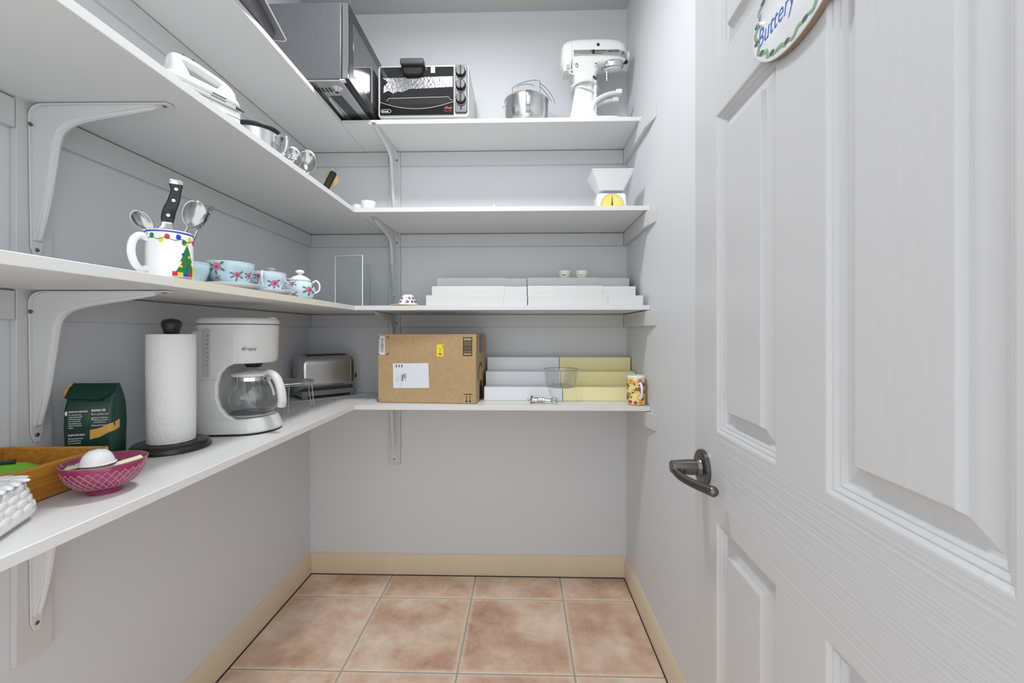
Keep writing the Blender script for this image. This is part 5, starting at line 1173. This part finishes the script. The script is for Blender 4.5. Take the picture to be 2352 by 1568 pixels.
for k, tx_ in enumerate(("We're obsessed with coffee.", 'So right in your heart, small is', 'rich. Sumatra, Kenya, again', 'and so on. If you are after', 'a truly spectacular cup, you', 'ought to be in the right place,', 'and happy.')):
    text_mb(tx_, 0.0042, GF @ T(-0.047, 0.1125 - k * 0.0047, 0.0003), sm_t, sx=0.68)
part('small_print', sm_t, 'print_white', bg_)
part('tip_icons', flat([circ(0.0125, 0.1135, 0.0018, 0.0018, 10), circ(0.0125, 0.0885, 0.0020, 0.0014, 10), rect(0.0105, 0.0120, 0.1010, 0.1060), rect(0.0130, 0.0145, 0.1010, 0.1060)], GF), 'print_white', bg_)['kind'] = 'stuff'
part('side_logo', flat([circ(-0.0525, 0.117, 0.0030, 0.0050, 12)], GF @ T(0, 0, -0.0012), h=0.0014), 'print_white', bg_)
zz = []
for k in range(9):
    z0 = 0.008 + k * 0.0065 if k < 6 else 0.105 + (k - 6) * 0.010
    zz.append([(0.042, z0), (0.046, z0 + 0.004), (0.050, z0), (0.0495, z0 - 0.0008), (0.046, z0 + 0.003), (0.0425, z0 - 0.0008)])
part('diamond_pattern', flat(zz, GF, h=0.0003), 'bag_line', bg_)['kind'] = 'stuff'

# ---- wooden tray with a lime green tool in it
ty = thing('wooden_tray', 'honey brown wooden tray at the near end of the counter', 'tray', (-0.952, 0.752, Z1), D(4))
tx0, tx1, ty0, ty1, th_ = -0.100, 0.108, -0.098, 0.080, 0.062
def flare(a, b, c_, d_, e): return [[(a, c_, 0.001), (b, c_, 0.001), (b, d_, 0.001), (a, d_, 0.001)], [(a - e, c_ - e, th_), (b + e, c_ - e, th_), (b + e, d_ + e, th_), (a - e, d_ + e, th_)]]
part('bottom', MB().box(tx0 + 0.004, tx1 - 0.004, ty0 + 0.004, ty1 - 0.004, 0.001, 0.007), 'wood_tray', ty)
w = 0.009
part('side', MB().box(tx1 - w, tx1, ty0, ty1, 0.0012, th_), 'wood_tray', ty, 0.003)
part('side', MB().box(tx0, tx0 + w, ty0, ty1, 0.0012, th_), 'wood_tray', ty, 0.003)
part('end', MB().box(tx0 + w, tx1 - w, ty1 - w, ty1, 0.0012, th_), 'wood_tray', ty, 0.002)
part('end', MB().box(tx0 + w, tx1 - w, ty0, ty0 + w, 0.0012, th_), 'wood_tray', ty, 0.002)
gt = thing('green_tool', 'lime green plastic tool with black inset lying in the wooden tray', 'kitchen tool', (-0.945, 0.735, Z1 + 0.0075), D(30))
part('body', MB().loft([sect(-0.085, 0.026, 0.012, 0.012), sect(-0.07, 0.028, 0.022, 0.022), sect(-0.02, 0.027, 0.026, 0.026), sect(0.03, 0.024, 0.022, 0.022), sect(0.060, 0.018, 0.014, 0.015), sect(0.075, 0.016, 0.007, 0.008)]), 'lime_plastic', gt, smooth=60)
part('inset', MB().prism([(-0.012, -0.014), (0.020, -0.006), (0.014, 0.012), (-0.018, 0.006)], 0.044, 0.0535), 'black_plastic', gt, 0.002)
part('cap', MB().ell((-0.075, 0.0, 0.028), 0.022, 0.020, 0.021), 'black_plastic', gt)

# ---- plum bowl with tea packets and a white lid
pb_ = thing('plum_bowl', 'plum glazed footed bowl with embossed scale pattern at the counter edge', 'bowl', (-0.776, 0.758, Z1))
pb_.scale = (0.70, 0.70, 0.80)
pbo = [(0.036, 0.0015), (0.0355, 0.010), (0.0375, 0.012), (0.060, 0.022), (0.075, 0.038), (0.0835, 0.056), (0.0875, 0.071)]
part('bowl', MB().lathe([(0, 0.006), (0.030, 0.006), (0.032, 0.001), (0.036, 0.001)] + pbo + [(0.0865, 0.0735), (0.0845, 0.072), (0.079, 0.054), (0.070, 0.037), (0.054, 0.0245), (0, 0.018)], 64), 'plum_glaze', pb_, smooth=60)
fo = interp([(0.0375, 0.012), (0.060, 0.022), (0.075, 0.038), (0.0835, 0.056), (0.0846, 0.060)])
net = MB(); NN = 30
for k in range(NN):
    for sgn in (-1, 1):
        p = []
        for i in range(13):
            z = 0.015 + 0.045 * i / 12; a = 2 * PI * (k + sgn * i / 12 * 2.5) / NN
            p.append(polar(fo(z) + 0.0002, a, z))
        net.tube(p, 0.0011, 4)
o = part('scale_relief', net, 'plum_ridge', pb_, label='embossed lattice'); o['kind'] = 'stuff'
part('rim', MB().tube([polar(0.0865, a / 60 * 2 * PI, 0.0725) for a in range(60)], 0.0011, 8, closed=True), 'plaque_edge', pb_)
for i, (x, y, z, rx, ry, rz, lab) in enumerate(((-0.024, -0.016, 0.053, 4, -8, 30, 'cream tea packet at the left of the plum bowl, its corner over the rim'), (0.024, 0.016, 0.050, -2, -10, 50, 'cream tea packet under the white lid at the right of the bowl'), (0.002, -0.016, 0.045, 4, 2, -20, 'cream tea packet lying lowest in the plum bowl'))):
    tk = thing('tea_packet', lab, 'packet', (-0.776 + x, 0.758 + y, Z1 + z), 0, 'tea packets in the plum bowl')
    tk.rotation_euler = (D(rx), D(ry), D(rz))
    part('paper', MB().box(-0.024, 0.024, -0.014, 0.014, 0, 0.0020), 'packet_cream', tk, 0.0006)
    part('printed_mark', flat([rect(-0.022, -0.013, 0.006, 0.011)], T(0, 0, 0.0020)), 'plum_purple', tk)
wl = thing('white_dome', 'glossy white dome with a small rim lying on top of the plum bowl', 'lid', (-0.782, 0.750, Z1 + 0.0535))
wl.scale = (0.68, 0.68, 0.80)
part('dome', MB().lathe([(0.0385, 0.0), (0.040, 0.002), (0.036, 0.003), (0.034, 0.010), (0.028, 0.022), (0.017, 0.031), (0, 0.034)], 40), 'china_white', wl, smooth=60)

# ---- white basket weave planter at the frame edge
wp_ = thing('woven_planter', 'white ceramic planter with basket weave relief at the counter corner', 'planter', (-0.818, 0.546, Z1), D(28))
def psec(z, h_, r): return [(x, y, z) for x, y in rrect(-h_, h_, -h_, h_, r, 6)]
part('pot', MB().loft([psec(0.001, 0.072, 0.030), psec(0.008, 0.086, 0.034), psec(0.016, 0.090, 0.036), psec(0.055, 0.080, 0.034), psec(0.066, 0.076, 0.034), psec(0.068, 0.072, 0.034), psec(0.060, 0.068, 0.030), psec(0.012, 0.076, 0.03)]), 'ceramic_white', wp_, smooth=60)
wv = MB()
for row in range(4):
    z = 0.024 + row * 0.0105; h_ = 0.0895 - (z - 0.016) * 0.25; r = 0.035
    path = rrect(-h_, h_, -h_, h_, r, 8); per = []
    for i in range(len(path)):
        a = Vector(path[i]); b = Vector(path[(i + 1) % len(path)]); n_ = max(1, int(round((b - a).length / 0.004)))
        for k in range(n_): per.append(a + (b - a) * k / n_)
    step = 7; off = 0 if row % 2 else 3
    for k in range(off, len(per) - 2, step):
        a = per[k]; b = per[(k + 4) % len(per)]; m_ = (a + b) / 2; d_ = (b - a); ang = math.atan2(d_.y, d_.x)
        wv.ell((0, 0, 0), 0.0150, 0.0026, 0.0064, 10, 6, T(m_.x, m_.y, z) @ RZ(ang))
o = part('weave_relief', wv, 'ceramic_white', wp_, smooth=60, label='basket weave relief'); o['kind'] = 'stuff'
rp = MB(); path = rrect(-0.0755, 0.0755, -0.0755, 0.0755, 0.034, 8)
per = []
for i in range(len(path)):
    a = Vector(path[i]); b = Vector(path[(i + 1) % len(path)]); n_ = max(1, int(round((b - a).length / 0.006)))
    for k in range(n_): per.append((a + (b - a) * k / n_, math.atan2((b - a).y, (b - a).x)))
for k in range(0, len(per), 3):
    p, ang = per[k]; rp.ell((0, 0, 0), 0.0170, 0.0064, 0.0036, 10, 6, T(p.x, p.y, 0.066) @ RZ(ang + D(35)) )
o = part('rope_rim', rp, 'ceramic_white', wp_, smooth=60, label='twisted rope rim'); o['kind'] = 'stuff'
